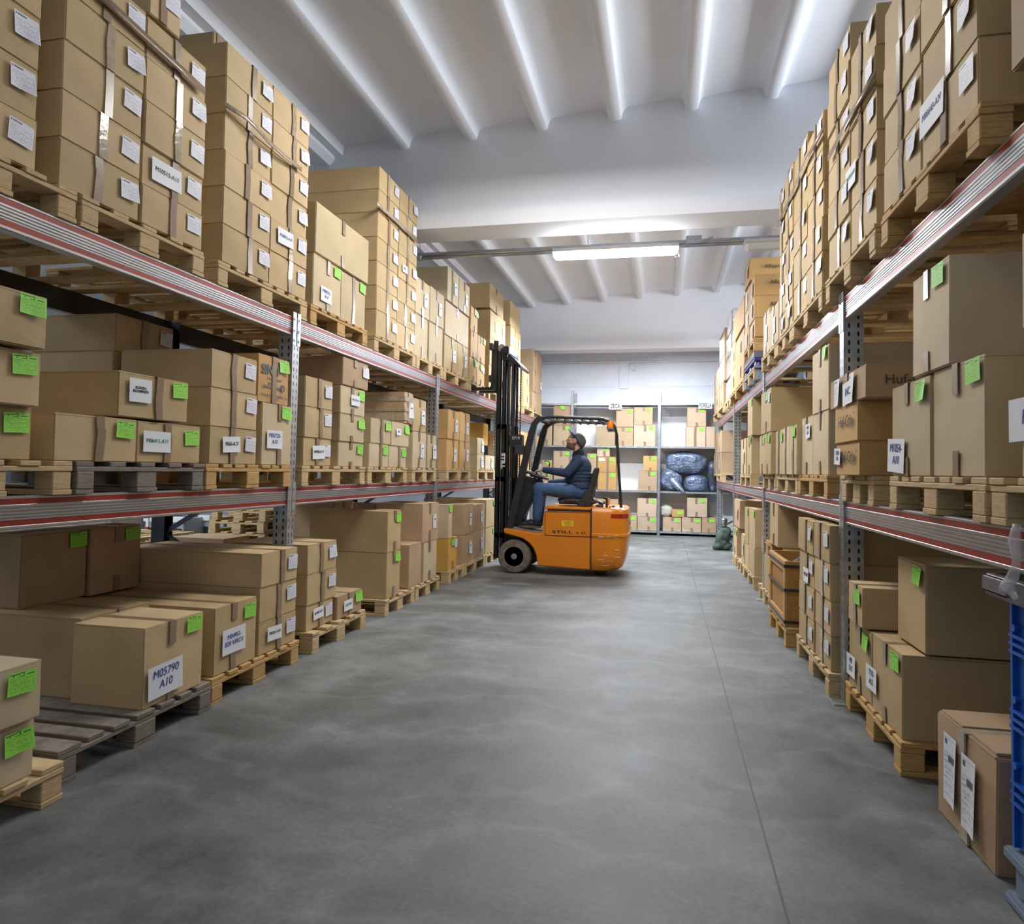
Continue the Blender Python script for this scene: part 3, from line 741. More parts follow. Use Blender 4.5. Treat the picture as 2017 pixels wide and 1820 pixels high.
# resolve small overlaps between neighbouring columns (reading errors of a centimetre or two)
for a in BOXES:
    for b in BOXES:
        if a is b or a['lv'] != b['lv'] or a['Y0'] > b['Y0'] or a['col'] == b['col']: continue
        if min(a['z1'], b['z1'])-max(a['z0'], b['z0']) < .006: continue
        ax = sorted((a['X'], a['X']-a['out']*a['d'])); bx = sorted((b['X'], b['X']-b['out']*b['d']))
        if min(ax[1], bx[1])-max(ax[0], bx[0]) < .003: continue
        ov = a['Y1']-b['Y0']
        if 0 <= ov < .2:
            m = (a['Y1']+b['Y0'])/2; a['Y1'] = m-.003; b['Y0'] = m+.003

for a in BOXES:      # a box stands on the ones under it, never in them
    for b in BOXES:
        if a is b or a['lv'] != b['lv'] or b['z0'] >= a['z0']: continue
        ax = sorted((a['X'], a['X']-a['out']*a['d'])); bx = sorted((b['X'], b['X']-b['out']*b['d']))
        if min(a['Y1'], b['Y1'])-max(a['Y0'], b['Y0']) > .03 and min(ax[1], bx[1])-max(ax[0], bx[0]) > .03 and 0 < b['z1']-a['z0'] < .07: a['z0'] = b['z1']+.0005
POSTS = {'L': (1.32, 4.49, 7.66, 10.83, 14.0), 'R': (1.10, 4.43, 7.78, 11.07, 14.45)}
CROSS = []
def clear_posts(lv, Y0, Y1):
    if lv[1] == '2': return Y0, Y1
    for p in POSTS[lv[0]]:
        a, b = p-.052, p+.052
        if Y0 < b and Y1 > a:
            if b-Y0 < .35*(Y1-Y0)+.02: Y0 = b
            elif Y1-a < .35*(Y1-Y0)+.02: Y1 = a
            elif Y1-Y0 < .3: Y0, Y1 = b, b+Y1-Y0
            else: CROSS.append((lv, round(Y0, 2), round(Y1, 2), p))
    return Y0, Y1
for b in BOXES: b['Y0'], b['Y1'] = clear_posts(b['lv'], b['Y0'], b['Y1'])
COLNO = {}
for lv in LEVEL:
    for row in ('front', 'rear'):
        cs = sorted({b['col'] for b in BOXES if b['lv'] == lv and b['row'] == row}, key=lambda c: c[2])
        for i, c in enumerate(cs): COLNO[c] = i+1
KIND = {'kraft': 'kraft', 'kraft_brown': 'brown', 'kraft_orange': 'orange-tan', 'kraft_pale': 'pale kraft', 'kraft_amber': 'amber'}
COLBOX = {}
def tier_words(b):
    n = b['n']; t = b['tier']
    if n == 1: return ''
    if t == n: return 'topmost'
    if t == 1: return 'lowest'
    return ORD[t]+' from the bottom'

TAPE = {}
def tape_mesh(wd, dp, h, mode, seed, mat):
    r = random.Random(seed); m = MB(); x = r.uniform(-.03, .03); tw = .024; e = .0022
    def strip(z0, z1, x0, x1, e=e):
        m.box((x0-tw, -e-.0045, z0), (x0+tw, -.0035, z1)) if abs(x1-x0) < 1e-6 else m.loft([[(x0-tw, -e-.005, z1), (x0+tw, -e-.005, z1), (x0+tw, -.0035, z1), (x0-tw, -.0035, z1)], [(x1-tw, -e-.005, z0), (x1+tw, -e-.005, z0), (x1+tw, -.0035, z0), (x1-tw, -.0035, z0)]])
    if mode == 'f':
        zc = h*r.uniform(.35, .6); dx = r.uniform(-.014, .014)
        strip(zc-.02, h, x+dx, x); strip(.002, zc+.03, x, x+dx, e+.0012)
    elif mode == 's':
        strip(h*r.uniform(.70, .78), h, x, x); strip(.002, h*r.uniform(.2, .3), x+r.uniform(-.01, .01), x)
    m.box((x-tw, -.006, h+.0002), (x+tw, dp+.002, h+.0012))
    return m.mesh('tape', mat, fix=True)

def put_note(root, wd, h, note):
    txt, u, v, s, ink = note
    prt = ink == 'print'
    lines = txt.count('\n')+1
    sw = s*1.15; sh = s*(.62 if lines == 1 else .74)
    if prt: sw, sh = .15, .115
    cu = 0 if prt else .3
    p = inst('paper_note', sheet('paper_note', 'paper', sw, sh, cu), root, ((u-.5)*wd, -.0085, min(v*h, h-sh*.35)), (0, random.uniform(-.05, .05), 0))
    if txt:
        n = max(len(l) for l in txt.split('\n'))
        size = min(sw*1.55/max(n, 3), sh*(.5 if lines == 1 else .36))
        if prt: me = text_mesh(txt, size*.85, 'ink_black', bold=.0006)
        else: me = text_mesh(txt, size*1.15, ink, shear=.15)
        inst('lettering', me, p, (0, -.0032 if not prt else -.0028, sh*.04), (PI/2, 0, 0), (.86, .86, 1))
    return p

def on_face(root, txt, size, mat, x, z, side=False, bold=.0, shear=0, y=-.0062):
    me = text_mesh(txt, size, mat, shear=shear, bold=bold)
    inst('printed_lettering', me, root, (x, y, z), (PI/2, 0, 0))

def make_box(b, idx):
    rnd = random.Random(idx*31+5)
    wd = b['Y1']-b['Y0']-.004; h = b['z1']-b['z0']-.001; dp = b['d']
    out = b['out']; rot = PI/2 if out > 0 else -PI/2
    yc = (b['Y0']+b['Y1'])/2
    me = box_mesh(wd, dp, h, b['k'], rnd)
    o = bpy.data.objects.new('cardboard_box', me); COL.objects.link(o)
    X = b['X']-out*rnd.uniform(0, .012); o.location = (X, yc, b['z0']); o.rotation_euler = (0, 0, rot+rnd.uniform(-.006, .006)*b['wob'])
    # tape
    if b['t'] == 'w':
        m = MB()
        for z0, z1 in ((.03, .09), (.12, .16), (.22, .27)): m.box((-wd/2-.004, -.0075, z0), (wd/2+.004, -.003, z1)); m.box((-wd/2-.0075, -.006, z0), (-wd/2-.002, dp*.75, z1))
        m.box((-.03, -.0095, .01), (.05, -.003, h)); inst('tape', m.mesh('tape', 'tape_clear'), o)
    elif b['t'] != 'n':
        clear = b['t'] == 'f' and rnd.random() < (.45 if b['lv'] in ('L2', 'R2') and yc > 4.3 else .08)
        inst('tape', tape_mesh(wd, dp, h, b['t'], idx, 'tape_clear' if clear else 'tape'), o)
    what = []
    jx, jz, jr = rnd.uniform(-.012, .012), rnd.uniform(-.012, .012), rnd.uniform(-.07, .07)
    if 'w' in b['l']:
        inst('shipping_label', sheet('shipping_label', 'label_white', .112, .092, rnd.choice((0, 0, 1))), o, (wd/2-.075+jx*.5, -.007, h-.080+jz*.7), (0, jr, 0)); what.append('white label')
    if 'g' in b['l']:
        inst('green_label', sheet('green_label', 'label_green', .115, .080, rnd.choice((0, 0, 1))), o, (wd/2-(.080 if 'w' not in b['l'] else .20)+jx, -.0075, h-.055+jz), (0, jr, 0)); what.append('green label')
    if 't' in b['l']:
        inst('shipping_label', sheet('shipping_label', 'label_tall', .105, .15, rnd.choice((0, 1))), o, (wd*.18+jx, -.0075, h*.48+jz), (0, jr*.5, 0)); what.append('white sheet')
    if b['note']: put_note(o, wd, h, b['note'])
    pr = b['pr']
    if pr == 'sint':
        on_face(o, 'SINTI', .085, 'ink_grey', -.05, h*.70, bold=.003); on_face(o, 'Colorare per plastiche', .020, 'ink_grey', 0, h*.53, shear=.2)
        on_face(o, 'N. 1-4715\nUNI EN ISO 9001:2008', .024, 'ink_grey', -.02, h*.38, bold=.0008); on_face(o, 'Via Ciampo, 2 - 10100 TORINO - Italia\nwww.sinti.it', .020, 'ink_grey', .01, h*.14)
        m = MB().tube([(.10+.022*math.cos(a*PI/8), -.0065, h*.36+.022*math.sin(a*PI/8)) for a in range(17)], .0025, 6); inst('printed_mark', m.mesh('printed_mark', 'ink_blue'), o)
    if pr == 'huf':
        on_face(o, 'Huf-Grip', .085, 'ink_print', .02, h*.55); on_face(o, 'R', .02, 'ink_print', .19, h*.72)
    if pr == 'hufside':
        me2 = text_mesh('Huf-Grip', .066, 'ink_print', align='LEFT'); inst('printed_lettering', me2, o, (wd/2+.0095, .08, h*.52), (PI/2, 0, PI/2))
        inst('shipping_label', sheet('shipping_label', 'label_white', .13, h*.9, 1), o, (-wd*.22, -.008, h*.5))
    if pr == 'araymond':
        me2 = text_mesh('ARaymond', .068, 'ink_print', align='LEFT'); inst('printed_lettering', me2, o, (wd/2+.009, .16, h*.6), (PI/2, 0, PI/2))
    if pr == 'sidegreen':
        inst('green_label', sheet('green_label', 'label_green', .13, .09, 0), o, (-wd/2-.007, dp*.42, h-.06), (0, 0, -PI/2)); what.append('green label')
    nm = LEVEL[b['lv']][3]
    look = KIND[b['k']]+' carton'
    if b['note'] and b['note'][0]: look += ' with note '+b['note'][0].replace('\n', ' ').replace('- ', '-').strip()
    elif pr in ('huf', 'hufside', 'araymond', 'sint'): look = 'printed '+look
    elif what: look += ' with '+what[0]
    cn = COLNO[b['col']]
    where = ('%s stack' % ORD[cn] if b['row'] == 'front' else '%s rear stack' % ORD[cn])
    tw = tier_words(b)
    lab = look+', '+(tw+' of ' if tw else '')+where+' along '+nm
    if len(lab.split()) > 16: lab = lab.replace(' carton', '', 1)
    tag(o, lab, 'box', 'cartons on the '+nm)
    return o
for i, b in enumerate(BOXES): make_box(b, i)

# pallets under the columns
def lay(lv, Y0, Y1, mat='pallet_wood', X=None, z=None, extra=''):
    X0, sup, out, nm = LEVEL[lv]; X = X0 if X is None else X
    lay.n[lv] = lay.n.get(lv, 0)+1
    pallet((X+out*.005, (Y0+Y1)/2, sup-.144 if z is None else z), Y1-Y0, PI/2 if out > 0 else -PI/2, mat,
           '%swooden pallet under the cartons, %s along the %s' % ({'pallet_wood': 'pale ', 'old_wood': 'weathered grey ', 'honey_wood': 'honey coloured '}[mat], ORD[lay.n[lv]], nm), 'pallets of the '+nm)
lay.n = {}
WOOD = {('L1', 'b'): 'old_wood', ('L1', 'c'): 'honey_wood', ('L0', 'c'): 'honey_wood', ('R0', 'a'): 'honey_wood', ('R2', 'a'): 'honey_wood', ('R1', 'c'): 'honey_wood', ('L2', 'd'): 'honey_wood', ('R2', 'g'): 'honey_wood'}
XOFF = {('L0', 'a'): -2.27, ('R0', 'b'): .957, ('R0', 'a'): 1.02}
ORDER = sorted(PAL.items(), key=lambda e: (e[0][0], e[1][0]))
NEXT = {}
for (lv, p), (a, b_) in ORDER:
    if lv == 'L0' and p == 'c': lay('L0', 2.42, 3.40, 'old_wood', X=-2.36)
    a2 = max(a-.03, NEXT.get(lv, -9)+.02); b2 = b_+.02
    if b2-a2 < .74: b2 = a2+.76
    NEXT[lv] = b2
    a2, b2 = clear_posts(lv, a2, b2)
    lay(lv, a2, b2, WOOD.get((lv, p), 'pallet_wood'), X=XOFF.get((lv, p)))


# ------------------------------------------------------------------ lamps, conduit
def loc_build(mb, name, mat, t, **kw):
    """build a part from coordinates given relative to its thing"""
    o = bpy.data.objects.new(name, mb.mesh(name, mat, **kw)); COL.objects.link(o); o.parent = t; return o
def lamp(loc, L, lit, label):
    t = thing('strip_lamp', loc, label, 'lamp')
    loc_build(MB().prism([(-.07, .055), (.07, .055), (.075, .03), (.075, .015), (-.075, .015), (-.075, .03)], 'x', -L/2, L/2), 'housing', 'lamp_body', t, bevel=.004)
    q = [(-.066, .014), (.066, .014), (.064, -.02), (.045, -.045), (0, -.055), (-.045, -.045), (-.064, -.02)]
    loc_build(MB().loft([[(x, a*s, .014+(c-.014)*s) for a, c in q] for x, s in ((-L/2+.01, .6), (-L/2+.04, 1), (L/2-.04, 1), (L/2-.01, .6))]),
              'diffuser', 'lamp_glow' if lit else 'white_panel', t, smooth=True)
    for x in (-L*.35, L*.35):
        loc_build(MB().tube([(x, .06, .045), (x, .12, .075)], .006, 6), 'hanger', 'pipe_grey', t)
    return t
lamp((-.545, 7.54, 3.655), 1.34, True, 'lit strip lamp hanging under the conduit behind the concrete beam')
lamp((1.45, 7.54, 3.655), 1.34, False, 'unlit strip lamp hanging beside the cartons of the right top shelf')
t = thing('conduit', (-.5, 7.68, 3.715), 'galvanised conduit and cable rail running across the aisle under the concrete beam', 'pipe')
loc_build(MB().tube([(-3.0, 0, .02), (4.5, 0, .02)], .020, 12), 'pipe', 'pipe_grey', t, smooth=True)
loc_build(MB().box((-2.6, -.03, .045), (4.5, .03, .075)), 'cable_tray', 'pipe_grey', t)
for x in (-2.3, -.35, 1.6):
    loc_build(MB().tube([(x, 0, .0), (x, 0, .06)], .03, 10), 'clamp', 'chrome', t)
    ch = MB()
    for k in range(int((zslab(x-.5)-3.73-.10)/.024)): ch.tube([(x+(.006 if k % 2 else 0), (.006 if not k % 2 else 0), .075+k*.024), (x-(.006 if k % 2 else 0), -(.006 if not k % 2 else 0), .105+k*.024)], .003, 5)
    loc_build(ch, 'chain', 'chrome', t)
loc_build(MB().box((.70, -.05, .03), (.86, .05, .11)).tube([(.86, -.02, .05), (.98, -.05, .09), (.92, -.05, .02)], .006, 6), 'junction_box', 'pipe_grey', t)
loc_build(MB().tube([(.72, -.04, .03), (.60, -.05, -.02), (.63, -.08, -.12), (.58, -.10, -.13)], .005, 6), 'cable', 'pipe_grey', t)
t = MB().tube([(-2.9, 15.66, 3.74), (6.4, 15.66, 3.74)], .016, 10)
for x in (-2.4, -1.6, -.75, .1, .9): t.tube([(x-.04, 15.66, 3.74), (x+.04, 15.66, 3.74)], .024, 8)
tag(t.build('wall_conduit', 'wall_paint', smooth=True), 'thin white conduit running along the back wall above the shelving', 'pipe')
t = MB().tube([(-.70, 15.6, 3.66), (-.69, 15.6, 3.73)], .006, 6).box((-.74, 15.58, 3.55), (-.665, 15.61, 3.66))
tag(t.build('wall_socket', 'white_panel'), 'small white socket hanging from the conduit on the back wall', 'socket')

# ------------------------------------------------------------------ shelving along the back wall
BY = 15.10
def bx(v, x, y, Y=BY): return onY(*px(v, x, y), Y)
SH = thing('shelving_rack', (-.1, BY, 0), 'galvanised perforated steel shelving along the back wall', 'shelving')
for X in (-1.96, -.12, 1.72):
    for Y in (BY, BY+.55):
        MB().box((X-.030, Y, 0), (X+.030, Y+.002, 3.04)).box((X-.030, Y, 0), (X-.028, Y+.035, 3.04)).box((X+.028, Y, 0), (X+.030, Y+.035, 3.04)).build('upright', 'shelf_post', SH)
for z in (.10, .933, 1.868, 2.776):
    for a, b in ((-1.96, -.12), (-.12, 1.72), (-3.8, -1.96)):
        m = MB().box((a+.032, BY+.003, z-.045), (b-.032, BY+.55, z-.042+.03)); m.box((a+.032, BY-.002, z-.05), (b-.032, BY+.003, z-.012))
        m.build('shelf', 'galvanised', SH)
b = MB()
for a, c in ((-1.96, -.12), (-.12, 1.72)):
    b = MB().box((a+.03, BY+.585, .1), (c-.03, BY+.595, 2.45)); b.build('back_panel', 'white_panel', SH)
for txt, zx, zy, s, wid in (('ZECA', 952, 562, .105, 98), ('FIORELLA', 1572, 556, .10, 98)):
    p = bx(6, zx, zy); t = thing('shelf_sign', (p.x, BY-.012, p.z), 'white sign reading %s fixed to the top shelf edge' % txt, 'sign')
    loc_build(MB().box((-.135, -.002, -.065), (.135, .002, .13)), 'board', 'paper', t)
    inst('lettering', text_mesh(txt, .135, 'ink_black', bold=.003), t, (0, -.0035, 0), (PI/2, 0, 0), (.58 if txt == 'ZECA' else .42, 1, 1))
    inst('lettering', text_mesh('.......', .03, 'ink_grey'), t, (0, -.0035, .10), (PI/2, 0, 0))

BB = [  # x0, x1, y0, y1 in view 6, shelf z, kind, tape, label, words
 (522, 648, 548, 690, None, 'kraft_brown', 's', 'gc', 'brown carton with slanted green label, topmost in the left bay of the upper shelf'),
 (445, 514, 665, 818, 1.868, 'kraft_soft', 's', 'g', 'narrow kraft carton at the left end of the upper shelf, right of the racking'),
 (522, 652, 692, 818, 1.868, 'kraft_soft', 's', 'g', 'kraft carton under the slanted green label carton on the upper shelf'),
 (957, 1078, 575, 700, None, 'kraft_soft', 'n', 'g', 'kraft carton below the right edge of the ZECA sign'),
 (1080, 1210, 565, 690, None, 'kraft_soft', 's', 'g', 'kraft carton left of the post, topmost of two on the upper shelf'),
 (817, 950, 700, 820, 1.868, 'kraft_soft', 'n', 'n', 'plain kraft carton without label behind the orange beacon'),
 (955, 1075, 703, 820, 1.868, 'kraft_soft', 's', 'g', 'kraft carton in the middle of three on the upper shelf under ZECA'),
 (1078, 1228, 690, 822, 1.868, 'kraft_pink', 's', 'g', 'pale carton left of the post, lower of two on the upper shelf'),
 (1447, 1580, 568, 697, None, 'kraft_pink', 's', 'g', 'pale carton below the FIORELLA sign, upper of two'),
 (1440, 1576, 700, 828, 1.868, 'kraft_pink', 'f', 'g', 'pale carton below the FIORELLA sign, lower of two'),
 (1578, 1640, 700, 826, 1.868, 'kraft_pink', 'n', 'n', 'unlabelled pale carton at the right end of the upper shelf'),
 (442, 516, 930, 1003, None, 'kraft_brown', 'n', 'g', 'small brown carton behind the steering wheel hand on the middle shelf'),
 (440, 518, 1006, 1135, .933, 'kraft_brown', 'n', 'g', 'brown carton between the arms of the driver on the middle shelf'),
 (522, 648, 868, 1003, None, 'kraft_soft', 's', 'g', 'tall kraft carton in front of the drivers chest on the middle shelf'),
 (524, 646, 1006, 1135, .933, 'kraft_soft', 'n', 'n', 'kraft carton mostly hidden by the driver on the middle shelf'),
 (755, 822, 885, 1008, None, 'kraft_soft', 'n', 'g', 'kraft carton directly behind the drivers back, upper of two'),
 (755, 822, 1011, 1135, .933, 'kraft_soft', 'n', 'g', 'kraft carton behind the seat backrest, lower of two'),
 (824, 912, 843, 905, None, 'kraft_pink', 'f', 'g', 'small pale carton topmost of the three behind the rear guard post'),
 (826, 955, 908, 1013, None, 'kraft_orange', 'f', 'gw', 'orange-tan carton second of three behind the rear guard post'),
 (828, 960, 1016, 1133, .933, 'kraft_orange', 'f', 'g', 'orange-tan carton lowest of three behind the rear guard post'),
 (1143, 1243, 902, 1003, None, 'kraft_orange', 's', 'g', 'small orange-tan carton left of the post on the middle shelf'),
 (1110, 1240, 1006, 1133, .933, 'kraft_soft', 's', 'g', 'kraft carton left of the post under the small orange-tan one'),
 (800, 972, 1200, 1262, None, 'kraft_brown', 'n', 'n', 'flat brown carton seen behind the counterweight near the floor shelf'),
 (1000, 1100, 1312, 1446, .10, 'kraft_soft', 's', 'g', 'kraft carton right behind the counterweight on the floor shelf'),
 (1103, 1238, 1195, 1320, None, 'kraft_pink', 's', 'g', 'pale carton upper of two left of the post on the floor shelf'),
 (1103, 1238, 1323, 1450, .10, 'kraft_pink', 's', 'g', 'pale carton lower of two left of the post on the floor shelf'),
 (1278, 1408, 1328, 1450, .10, 'kraft_soft', 's', 'g', 'kraft carton right of the post under the crumpled sack'),
 (1410, 1545, 1330, 1455, .10, 'kraft_pink', 's', 'g', 'pale carton second from the post on the floor shelf'),
 (1548, 1648, 1330, 1458, .10, 'kraft_brown', 's', 'g', 'brown carton third from the post on the floor shelf'),
 (1447, 1587, 1192, 1325, None, 'kraft_pink', 's', 'g', 'pale carton standing on two others below the blue bags'),
 (1342, 1430, 1274, 1322, None, 'kraft_orange', 'n', 'g', 'flat open orange-tan carton beside the crumpled sack'),
]
solved = []
for i, (x0, x1, y0, y1, sz, k, tp, lb, words) in enumerate(BB):
    a = bx(6, x0, (y0+y1)/2); c = bx(6, x1, (y0+y1)/2); zt = bx(6, (x0+x1)/2, y0).z; z0 = bx(6, (x0+x1)/2, y1).z
    if sz: z0 = sz-.011
    solved.append([a.x, c.x, z0, zt])
for i, s in enumerate(solved):      # let upper ones rest on the ones below
    if BB[i][4]: continue
    best = None
    for j, q in enumerate(solved):
        if j != i and min(s[1], q[1])-max(s[0], q[0]) > .03 and abs(q[3]-s[2]) < .14 and q[3] < s[3]-.05: best = max(best or -9, q[3])
    if best is not None: s[2] = best+.001
    elif i == 22: s[2] = .09
for i, s in enumerate(solved):
    k, tp, lb, words = BB[i][5:]
    rnd = random.Random(900+i); wd, h = s[1]-s[0]-.006, s[3]-s[2]-.001
    o = bpy.data.objects.new('cardboard_box', box_mesh(wd, .42, h, k, rnd)); COL.objects.link(o)
    o.location = ((s[0]+s[1])/2, BY+.03+rnd.uniform(0, .02), s[2]); tag(o, words, 'box', 'cartons on the back shelving')
    if tp != 'n': inst('tape', tape_mesh(wd, .42, h, tp, 900+i, 'tape'), o)
    if 'g' in lb: inst('green_label', sheet('green_label', 'label_green', .10, .075, 0), o, (wd/2-(.19 if 'c' in lb else .085), -.0065, h-.06), (0, .5 if 'c' in lb else rnd.uniform(-.05, .05), 0))
    if 'w' in lb: inst('shipping_label', sheet('shipping_label', 'label_white', .13, .07, 0), o, (-wd/2+.09, -.007, h-.06))

def bag(cx, cy, w_, h_, dpt, mat, label, name='plastic_bag', cat='bag', tilt=0, v=12, Y=BY+.26, seed=0, tail=None, base=None, voxel=.014):
    r = random.Random(seed); c = onY(*px(v, cx, cy), Y); t_ = MB()
    e = onY(*px(v, cx+w_/2, cy), Y).x-c.x; hz = abs(onY(*px(v, cx, cy+h_/2), Y).z-c.z)
    R_ = Matrix.Rotation(tilt, 3, 'Y'); n, m = 40, 26; rings = []
    ph = [(r.uniform(0, 6), r.uniform(3, 9), r.uniform(0, 6), r.uniform(2, 7)) for _ in range(7)]
    def se(x, p): return math.copysign(abs(x)**p, x)
    for j in range(m+1):
        t = min(max(PI*j/m, .04), PI-.04); ring = []
        for i in range(n):
            a = 2*PI*i/n
            q = Vector((e*se(math.sin(t), .75)*se(math.cos(a), .75), dpt*se(math.sin(t), .75)*se(math.sin(a), .8), -hz*se(math.cos(t), .8)))
            f = 1+sum(.016*abs(math.sin(k1+k2*a+3*math.sin(k3+t*2)))*math.sin(k3+k4*t) for k1, k2, k3, k4 in ph)
            ring.append(c+R_ @ (q*f))
        rings.append(ring)
    t_.loft(rings)
    if cat == 'sack':
        for k in range(12): a = r.uniform(0, 6.3); t_.ell(c+Vector((e*.75*math.cos(a), -dpt*.5*abs(math.sin(a*2)), hz*.75*math.sin(a))), (e*r.uniform(.2, .45), dpt*.5, hz*r.uniform(.15, .4)), 8, 6, Matrix.Rotation(a, 3, 'Y'))
    if tail:
        for (ax, ay, bx_, by_, rr) in tail:
            p = onY(*px(v, ax, ay), Y-.10); q = onY(*px(v, bx_, by_), Y-.30); t_.caps(p, q, rr, rr*.22, 10)
    o = blob(name, t_, mat, None, voxel, 1)
    if base is not None:
        mm = min(vv.co.z for vv in o.data.vertices); o.location.z += base-mm
    return tag(o, label, cat, 'stuffed plastic bags on the back shelf' if cat == 'bag' else None)
bag(435, 820, 395, 215, .22, 'blue_bag', 'large blue plastic bag lying on top of the two others', tilt=.05, seed=3)
bag(530, 1003, 235, 160, .20, 'blue_bag', 'round blue plastic bag with brown tape under the large bag', seed=5, base=.925)
bag(290, 985, 230, 190, .20, 'blue_bag', 'blue plastic bag hanging over the shelf edge beside the post', tilt=.5, seed=8, tail=[(310, 1000, 415, 1100, .13)], base=None)
bag(690, 920, 110, 310, .16, 'dark_bag', 'upright dark plastic bag at the right end of the middle shelf', seed=11, base=.925, Y=BY+.30)
bag(250, 1272, 125, 110, .14, 'cream_cloth', 'crumpled off white sack on a carton beside the shelving post', 'sack', 'sack', seed=12, voxel=.012)
bag(890, 1112, 80, 30, .08, 'blue_bag', 'small crumpled plastic wrap lying on the middle shelf behind the seat', 'plastic_wrap', 'wrapping', v=6, seed=13, base=.925, voxel=.01)

# heap of green cloth and a steel pot by the last post of the right racking
g = MB(); P0 = onZ(*px(6, 1690, 1555), 0)
rr_ = random.Random(2)
for dx, dz, r1, r2 in ((0, .11, .13, .11), (.03, .24, .13, .10), (-.05, .07, .12, .07), (.07, .06, .11, .07), (.05, .33, .09, .08), (.09, .30, .06, .10), (-.04, .20, .07, .14)):
    g.ell((P0.x+dx, P0.y+.1, dz), (r1, .12, r2), 10, 7, Matrix.Rotation(rr_.uniform(-.5, .5), 3, 'Y'))
tag(blob('green_sack', g, 'green_cloth', None, .014, 1), 'slumped dark green cloth sack at the far end of the right racking', 'sack')
g = MB(); c = Vector((P0.x+.03, P0.y+.06, .395)); g.tube([c+Vector((0, 0, z)) for z in (0, .02, .04, .09, .13, .15, .155)], 0, 16, [.03, .05, .045, .055, .058, .035, .008])
tag(g.build('steel_pot', 'chrome', smooth=True), 'small shiny steel pot standing on the green cloth sack', 'pot')

# ------------------------------------------------------------------ forklift (drives towards -X, near flank at FY)
FY, FW = 8.75, 1.0
FK = thing('forklift', (-1.2, FY+FW/2, 0), 'orange electric forklift with raised black mast, standing across the aisle', 'forklift')
def fk(mb, name, mat, parent=None, **kw): return mb.build(name, mat, parent or FK, **kw)
prof = [(-1.99, .565), (-1.50, .512), (-1.475, .78), (-1.45, .80), (-.885, .80), (-.885, .09), (-1.545, .115), (-1.56, .24), (-1.60, .33), (-1.66, .395), (-1.74, .445), (-1.82, .465), (-1.98, .50)]
fk(MB().prism(prof, 'y', FY, FY+FW), 'chassis', 'orange_paint', bevel=.012, seg=3, smooth=True)
fk(MB().prism([(-1.47, .822), (-.885, .822), (-.885, .856), (-1.47, .856)], 'y', FY-.004, FY+FW+.004), 'battery_cover', 'orange_paint', bevel=.01, seg=3, smooth=True)
fk(MB().prism([(-1.43, .800), (-.89, .800), (-.89, .823), (-1.43, .823)], 'y', FY+.015, FY+FW-.015), 'vent_gap', 'black_paint')
fk(MB().box((-1.452, FY-.006, .498), (-.893, FY+.002, .785)), 'side_panel', 'orange_paint', bevel=.003, smooth=True)
fk(MB().box((-1.458, FY-.002, .490), (-.887, FY+.001, .793)), 'panel_gap', 'black_paint')
rings = []
for z, xr, ins in ((.085, -.56, .05), (.13, -.50, .02), (.27, -.462, .004), (.50, -.44, 0), (.507, -.425, -.012), (.535, -.425, -.012), (.542, -.44, 0), (.78, -.438, 0), (.835, -.45, .012), (.858, -.48, .035)):
    ring = []; x0 = -.872; r = .20; ya, yb = FY+ins, FY+FW-ins
    ring += [(x0, ya, z)]
    for k in range(7): a = -PI/2+k*PI/12; ring.append((xr-r+r*math.cos(a), ya+r+r*math.sin(a), z))
    for k in range(7): a = k*PI/12; ring.append((xr-r+r*math.cos(a), yb-r+r*math.sin(a), z))
    ring += [(x0, yb, z)]; rings.append(ring)
fk(MB().loft(rings), 'counterweight', 'orange_paint', smooth=True)
fk(MB().prism([(-.62, .745), (-.55, .785), (-.47, .785), (-.47, .745), (-.50, .735)], 'y', FY-.003, FY+.01), 'rear_stripe', 'red_glass') if 0 else None
st = MB()
for k in range(8):
    a0, a1 = -PI/2+k*PI/16*.9, -PI/2+(k+1)*PI/16*.9; c0 = (-.438-.20, FY+.20); R1 = .203
    p = [(c0[0]+R1*math.cos(a), c0[1]+R1*math.sin(a)) for a in (a0, a1)]; q = [(c0[0]+.19*math.cos(a), c0[1]+.19*math.sin(a)) for a in (a0, a1)]
    st.loft([[(p[0][0], p[0][1], z), (p[1][0], p[1][1], z), (q[1][0], q[1][1], z), (q[0][0], q[0][1], z)] for z in (.735, .785)])
fk(st, 'rear_stripe', 'red_glass', smooth=True)
a = fk(MB().box((-.885, FY-.001, .09), (-.872, FY+.01, .85)), 'seam', 'black_paint')
inst('lettering', text_mesh('STILL', .083, 'ink_black', bold=.003, spacing=1.2), FK, (-1.238-FK.location.x, FY-.0075-FK.location.y, .545), (PI/2, -.015, 0), (1.12, .52, 1))
inst('lettering', text_mesh('R 50', .05, 'ink_black', bold=.0015, spacing=1.3), FK, (-1.005-FK.location.x, FY-.0075-FK.location.y, .54), (PI/2, 0, 0), (.95, .65, 1))
inst('lettering', text_mesh('STILL', .09, 'ink_black', bold=.004, spacing=1.1), FK, (-.425-FK.location.x, FY+.42-FK.location.y, .655), (PI/2, 0, PI/2), (1.2, .8, 1))
s = fk(MB().box((-1.245, FY-.008, .617), (-1.10, FY-.005, .687)), 'warning_sticker', 'yellow_sticker')
for z, tx, sz in ((.672, 'ATTENZIONE', .013), (.652, 'VEICOLO ELETTRICO', .011), (.632, 'DI SERVIZIO', .011)):
    inst('lettering', text_mesh(tx, sz, 'ink_print'), s, (-1.172-FK.location.x, FY-.009-FK.location.y, z), (PI/2, 0, 0))
